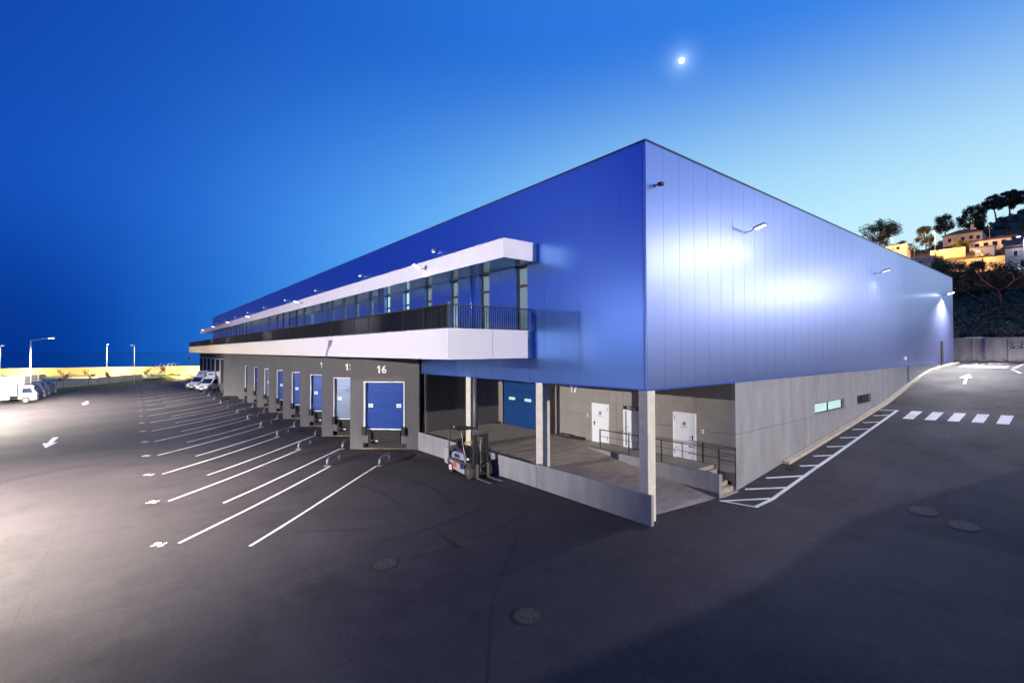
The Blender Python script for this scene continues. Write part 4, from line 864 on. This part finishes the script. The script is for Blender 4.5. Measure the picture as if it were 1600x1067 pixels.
for i, (u, v) in enumerate(((-62, -5.0), (-40, -5.0), (-18, -5.0), (4, -5.0), (24, -5.0))):
    p = hm @ Vector((u, v, 0))+A0; 
    q = thing('road_bollard_light', 'low sodium light on the highway edge, %s from the left' % ['first', 'second', 'third', 'fourth', 'fifth'][i], 'light', (p.x, p.y, -.6), 0, 'sodium lights on the highway')
    MB().tube([(0, 0, 0), (0, 0, .5)], .06, 8).build('post', STEEL, q); MB().disc((0, 0, .56), .08, 'z', .1, 10).build('lens', LAMP_Y, q); light('sodium_glow', q, (0, 0, .8), 9000, (1, .70, .20), 'POINT', .1)

# ------------------------------------------------------------------ retaining wall at the top of the road
t = thing('retaining_wall', 'long weathered concrete retaining wall at the top of the road', 'wall', (62.6, -3, 4.1))
RW = mat('weathered concrete', (.27, .25, .255), .9, var=.28, vscale=1.8, bump=.4, bscale=12, stretch=(1, 1, .18))
for i in range(-3, 14):
    MB().box((.0, i*2.9-2.89+.01, -.3), (.4, i*2.9-.01, 2.78)).build('wall_panel', RW, t)
for i in range(24): MB().disc((-.002, -8.3+i*.72, .42), .045, 'x', .012, 10).build('weep_hole', BLACK, t)
NAVY = mat('sign blue', (.012, .015, .07), .4)
for i, (z, txt, ar, lab) in enumerate(((6.40, (12, .74), '<', 'top'), (6.07, (9, .58), '<', 'middle'), (5.74, (5, .36), '>', 'bottom'))):
    t = thing('direction_sign', '%s of three navy direction signs on the retaining wall' % lab, 'sign', (62.59, -3.7, z), 0, 'direction signs on the retaining wall')
    MB().box((-.04, .42, -.12), (-.004, .66, .12)).build('arrow_plate', NAVY, t); MB().box((-.04, -.52, -.12), (-.004, .36, .12)).build('name_plate', NAVY, t)
    inst('lettering', line_mesh(txt[0], txt[1], .11, WHITE, txt[0]), t, (-.043, -.08, 0), (R(90), 0, R(-90)))
    s_ = 1 if ar == '<' else -1
    MB().prism([(.54+s_*.08, 0), (.54-s_*.06, .07), (.54-s_*.06, -.07)], -.046, -.041, 'x').build('arrow', WHITE, t)
wd = MB(); rng = random.Random(11)
for _ in range(60):
    y = rng.uniform(-9, 1.5); leaves(wd, (62.45, y, 4.28), (.15, .25, .15), 14, .05, rng)
o = struct(qbuild(wd, 'wall_foot_weeds', LEAFY), 'stuff'); tag(o, 'weeds along the foot of the retaining wall', 'weeds')

# ------------------------------------------------------------------ hill
HX = [62.6, 66, 120, 142, 160, 182, 205, 232, 260, 340]; HZ = [6.75, 7.0, 18.8, 23.5, 30.2, 37, 44, 53.5, 60, 70]
def hz(x, y):
    a = interp(x, HX, HZ); c = interp(y, [-80, -45, -14, -8, -3, 0, 8, 13, 17.5, 22, 26, 35, 60, 140], [3, 4, 5.5, 14, 38, 60, 57, 52, 44.2, 41.5, 38.2, 37.4, 33, 20])
    return min(a, c) if abs(a-c) > 2 else min(a, c)-(2-abs(a-c))**2/8
hxs = [63.05+i*3.5 for i in range(80)]; hys = [-80+i*4 for i in range(15)]+[-22+i*2 for i in range(36)]+[52+i*6 for i in range(15)]
mb = MB(); rng = random.Random(5)
mb.v = [(x, y, hz(x, y)+rng.uniform(-.25, .25)) for y in hys for x in hxs]; nh = len(hxs)
mb.f = [(j*nh+i, j*nh+i+1, (j+1)*nh+i+1, (j+1)*nh+i) for j in range(len(hys)-1) for i in range(nh-1)]
struct(mb.build('hill', mat('hill earth', (.055, .05, .028), .95, var=.45, vscale=.35, bump=.4, bscale=2), None, True))
def scrub(name, label, n, xr, yr, hmax, size, m, seed, cl=.25):
    r_ = random.Random(seed); b_ = MB()
    for _ in range(n):
        x = r_.uniform(*xr); y = r_.uniform(*yr); z = hz(x, y); s_ = r_.uniform(.5, 1)
        leaves(b_, (x, y, z+hmax*s_*.4), (hmax*.6*s_, hmax*.7*s_, hmax*.6*s_), 60, size, r_, cl)
    o = struct(qbuild(b_, name, m), 'stuff'); return tag(o, label, 'bushes')
scrub('bank_scrub', 'dark tangled scrub on the bank above the retaining wall', 330, (64.5, 100), (-9, 12), 1.9, .22, LEAFO, 21)
scrub('bank_reeds', 'brownish scrub at the top of the retaining wall', 110, (63.6, 68), (-9, 6), 1.3, .15, mat('dry scrub', (.16, .12, .075), .9, var=.4, vscale=1), 22)
scrub('upper_scrub', 'dark thicket below the hillside sheds', 260, (98, 120), (-8, 16), 2.6, .32, LEAFD, 23)
scrub('hill_bushes', 'low bushes between the hillside houses', 150, (146, 200), (2, 34), 1.5, .28, LEAFO, 24)
scrub('crest_bushes', 'dark undergrowth on the hill crest below the pines', 120, (195, 245), (-4, 18), 1.6, .35, LEAFD, 25)
SHED = mat('old roof tiles', (.24, .10, .065), .9, var=.3, vscale=2); WALLC = mat('cream wall', (.62, .53, .42), .9, var=.15, vscale=.6); WALLW = mat('white house wall', (.72, .68, .64), .9, var=.08, vscale=.6); WALLG = mat('grey house wall', (.36, .34, .35), .9, var=.2, vscale=.6)
WINB = mat('house window', (.02, .02, .025), .2)
def house(name, label, x, y0, y1, zb, zt, dep, rise, wm, wins, roof='hip', chim=None, litw=(), over=.35):
    t = thing(name, label, 'house' if name != 'shed' else 'shed', (x, (y0+y1)/2, zb), 0, None); h = zt-zb; w2 = (y1-y0)/2
    MB().box((0, -w2, -2.5), (dep, w2, h)).build('wall', wm, t)
    o_ = over; a = [(-o_, -w2-o_, h), (dep+o_, -w2-o_, h), (dep+o_, w2+o_, h), (-o_, w2+o_, h)]
    if roof == 'hip':
        i_ = min(dep, 2*w2)/2; top = [(dep/2, -w2-o_+i_, h+rise), (dep/2, w2+o_-i_, h+rise)]
        rf = MB().add([(p[0], p[1], p[2]+.003) for p in a]+top, [(0, 1, 4), (1, 2, 5, 4), (2, 3, 5), (3, 0, 4, 5), (3, 2, 1, 0)]).build('roof', SHED, t)
    elif roof == 'gable':
        rf = MB().add([(p[0], p[1], p[2]+.003) for p in a]+[(dep/2, -w2-o_, h+rise), (dep/2, w2+o_, h+rise)], [(0, 1, 4), (1, 2, 5, 4), (2, 3, 5), (3, 0, 4, 5), (3, 2, 1, 0)]).build('roof', SHED, t)
    else:
        rf = MB().box((-o_, -w2-o_, h+.003), (dep+o_, w2+o_, h+.22)).build('roof', WALLG if roof == 'flat' else SHED, t)
    if chim: MB().box((dep*.3, chim-.4, h+.25), (dep*.3+.7, chim+.4, h+rise+1.0)).build('chimney', wm, rf)
    for i, (ya, yb, za, zb_) in enumerate(wins):
        f = MB().box((-.05, ya-.08, za-.08), (-.003, yb+.08, zb_+.08)).build('window', WALLW, t)
        MB().box((-.075, ya, za), (-.052, yb, zb_)).build('pane', PANE_LIT if i in litw else WINB, f)
    return t
house('house', 'pale low house behind the roof edge, leftmost on the hill', 165, 26.6, 32.8, 34.3, 36.7, 5, .7, WALLW, [(-1.6, -.8, 1.0, 1.7)], 'hip')
house('house', 'large cream house with hipped roof and chimney beside the bright lamp', 182, 12.4, 21.2, 36.6, 40.2, 7, 1.9, WALLC, [(2.4, 3.2, 1.5, 2.6), (-.6, .3, 1.5, 2.6), (-2.4, -1.5, 1.6, 2.7), (-3.9, -3.1, 1.4, 2.5)], 'hip', -2.0)
house('house', 'long low white house with red roof and four dark windows', 165, 5.1, 13.1, 31.2, 34.6, 5, .9, WALLW, [(2.0, 2.9, 1.5, 2.7), (.3, 1.2, 1.5, 2.7), (-1.4, -.5, 1.55, 2.8), (-3.0, -2.2, 1.7, 2.9)], 'gable')
house('shed', 'small white flat roofed shed below the long white house', 158, 7.5, 11.1, 29.6, 31.8, 2.5, 0, WALLW, [], 'flat', over=.05)
house('shed', 'grey block building with flat roof just over the warehouse roof', 140, 16.0, 21.1, 25.0, 28.3, 4, 0, WALLG, [(-.2, .9, .9, 2.4)], 'flat', over=.1)
house('shed', 'dark low shed with sagging tile roof above the thicket', 121, 3.2, 10.6, 18.2, 19.6, 5, 1.1, WALLG, [], 'gable')
house('house', 'grey house with two lit windows at the right edge', 134, -5.5, 3.5, 19.5, 27.4, 8, 2.2, WALLG, [(2.2, 2.55, 2.9, 4.4), (1.5, 1.85, 3.1, 4.6), (-.5, .4, 3, 4.4), (2.6, 3.2, 5.9, 7.0)], 'gable', None, (0, 1))
t = thing('garden_wall', 'long ochre garden wall lit by street lamp below the white houses', 'wall', (142, 9, 23.0))
for i in range(6): MB().box((0, -5.8+i*1.95+.01, -1.5), (.35, -5.8+(i+1)*1.95-.01, 3.9-.0*i)).build('wall_panel', WALLC, t)
t = thing('garden_wall', 'upper ochre wall below the cream house', 'wall', (160, 16, 29.8))
for i in range(4): MB().box((0, -2.8+i*1.8+.01, -1.5), (.35, -2.8+(i+1)*1.8-.01, 3.0)).build('wall_panel', WALLC, t)
# hill lamps and poles
HG = 'sodium lamps on the hill'
street_lamp('bright sodium lamp beside the cream house on the hill', (157, 18.8, 29.5), 7.5, .9, R(180), 20000, SOD, LAMP_Y, HG, kind='POINT', r=.08)
street_lamp('unlit arm lamp left of the bright hill lamp', (158, 23.5, 30), 6.4, 1.1, R(-90), 0, SOD, STEEL, HG, r=.08)
street_lamp('small sodium lamp beside the pale leftmost house', (161, 28.9, 33.5), 4.4, .5, R(180), 4000, SOD, LAMP_Y, HG, kind='POINT', r=.06)
street_lamp('sodium lamp standing before the ochre garden wall', (137.5, 7.4, 22.5), 5.4, .5, R(60), 3000, SOD, LAMP_Y, HG, kind='POINT', r=.07)
street_lamp('cool white lamp on the grey house at the right edge', (132.5, .6, 19.5), 9.6, .4, R(120), 500, (.9, .95, 1), LAMP_W, None, name='yard_lamp', r=.06)
for x, y, z, h, lab in ((150, 3.0, 26.8, 6.0, 'bare utility pole right of the long white house'), (170, 9.6, 33.5, 5.5, 'utility pole behind the long white house')):
    t = thing('utility_pole', lab, 'pole', (x, y, z)); MB().tube([(0, 0, 0), (0, 0, h)], [.12, .08], 8).build('pole', mat('pole wood', (.25, .19, .13), .9), t); MB().box((-.05, -.7, h-.6), (.05, .7, h-.5)).build('crossarm', MATS['pole wood'], t)

# ------------------------------------------------------------------ hill trees
def tree(label, x, y, zb, zt, rad, kind, seed, lean=0., m=None, name='tree', nclump=26, group='trees on the hill'):
    r_ = random.Random(seed); t = thing(name, label, 'tree', (x, y, zb), 0, group); h = zt-zb; tr = MB(); cr = MB()
    trunk_top = h*(.55 if kind == 'pine' else .35); tip = Vector((lean*h*.2, lean*h, trunk_top))
    tr.tube([(0, 0, -1), (lean*.3, lean*h*.4, trunk_top*.5), tip], [h*.026, h*.021, h*.014], 7)
    for i in range(nclump):
        a = r_.random()*6.283; u = math.sqrt(r_.random())
        if kind == 'pine': e = Vector((math.cos(a)*rad*u, math.sin(a)*rad*u, h*(.90-.36*u*u)+r_.uniform(-.22, .05)*h)); sz = (rad*.30, rad*.32, h*.085)
        else: ph = r_.uniform(-.85, 1); rr = math.sqrt(max(0, 1-ph*ph))*r_.uniform(.55, 1); e = Vector((math.cos(a)*rad*rr, math.sin(a)*rad*rr, h*.54+ph*h*.40)); sz = (rad*.32, rad*.32, h*.15)
        e += Vector((tip.x, tip.y, 0)); s_ = r_.uniform(.65, 1.2)
        tr.tube([tip*(.75+.25*r_.random()), (tip+e)/2+Vector((0, 0, -.05*h)), e], [h*.012, h*.008, h*.003], 5, False)
        leaves(cr, e, tuple(q*s_ for q in sz), 150, h*.026, r_, .3)
    tr.build('trunk', BARK, t); qbuild(cr, 'crown', m or LEAFD, t); return t
tree('big round dark tree above the pale leftmost house', 172, 34.6, 37.0, 46.6, 5.0, 'round', 1, 0, LEAFD, nclump=44)
tree('small flat topped tree right of the big round tree', 168, 28.0, 35.2, 38.6, 1.5, 'pine', 2, .1)
tree('round brownish tree left of the bright hill lamp', 172, 23.4, 35.4, 42.3, 2.4, 'round', 3, 0, LEAFO, nclump=34)
tree('dark pine behind the bright hill lamp', 190, 21.7, 41.2, 48.6, 2.7, 'round', 4, .05, nclump=44, name='pine_tree')
tree('broad dark pine behind the cream house', 205, 17.6, 43.5, 53.2, 3.7, 'round', 5, -.05, nclump=60, name='pine_tree')
tree('tall leaning pine on the crest, left of the group', 225, 13.6, 51.0, 60.8, 3.3, 'pine', 6, .10, nclump=46, name='pine_tree')
tree('tall pine in the middle of the crest group', 232, 10.9, 53.0, 63.0, 3.6, 'pine', 7, .03, nclump=54, name='pine_tree')
tree('tall pine at the right edge of the crest group', 238, 7.8, 54.5, 63.9, 3.6, 'pine', 8, -.06, nclump=54, name='pine_tree')
tree('low dark shrub tree right of the small flat topped tree', 168, 26.2, 34.8, 37.0, .9, 'round', 9, nclump=12)
tree('olive bushy tree in front of the ochre garden wall', 139, 15.2, 23.0, 28.0, 2.0, 'round', 10, 0, LEAFO, nclump=30)
tree('tall bush below the cream house', 164, 14.6, 31.0, 35.6, 2.0, 'round', 12, 0, LEAFO, nclump=26)
for i, (x, y) in enumerate(((100, 6.8), (97, 2.8), (101, -1.8), (104, 9.6))): tree('dark scrub tree in the thicket above the retaining wall, %s from the left' % ['second', 'third', 'fourth', 'first'][i], x, y, hz(x, y), hz(x, y)+6.5, 3.4, 'round', 30+i, 0, LEAFD, nclump=34, group='scrub trees above the retaining wall')
# bare reddish tree among the scrub
t = thing('bare_tree', 'twisted reddish bare tree in the scrub above the retaining wall', 'tree', (88, -.2, hz(88, -.2)))
tr = MB(); r_ = random.Random(4)
for pts, r0 in (([(0, 0, -.5), (0, .1, 1.6), (.1, .3, 2.6), (.2, 1.2, 3.4), (0, 2.0, 4.4), (.2, 2.4, 5.3)], .14), ([(.1, .3, 2.6), (0, -.6, 3.0), (0, -1.4, 3.9), (.1, -1.2, 4.9), (0, -.4, 5.4), (0, .2, 5.1)], .11), ([(0, .4, .2), (0, 1.5, 1.0), (.1, 3.0, 1.9), (0, 4.2, 3.0), (.1, 5.4, 3.3)], .10), ([(0, .05, 1.2), (0, .7, 2.0), (0, 1.0, 2.7)], .09), ([(0, -1.4, 3.9), (0, -2.2, 4.4), (0, -2.6, 5.2)], .07), ([(.2, 1.2, 3.4), (.1, 2.2, 3.5), (0, 3.2, 4.0)], .06)):
    tr.tube(pts, [r0*(1-.7*i/(len(pts)-1)) for i in range(len(pts))], 7)
tr.build('trunk', BARKR, t, True)
tw = MB()
for _ in range(60):
    y = r_.uniform(-2.5, 5); z = r_.uniform(2.5, 5.5); tw.tube([(0, y, z), (r_.gauss(0, .3), y+r_.gauss(0, .5), z+r_.uniform(.2, .8))], [.02, .006], 4, False)
struct(tw.build('twigs', BARKR, t), 'stuff')
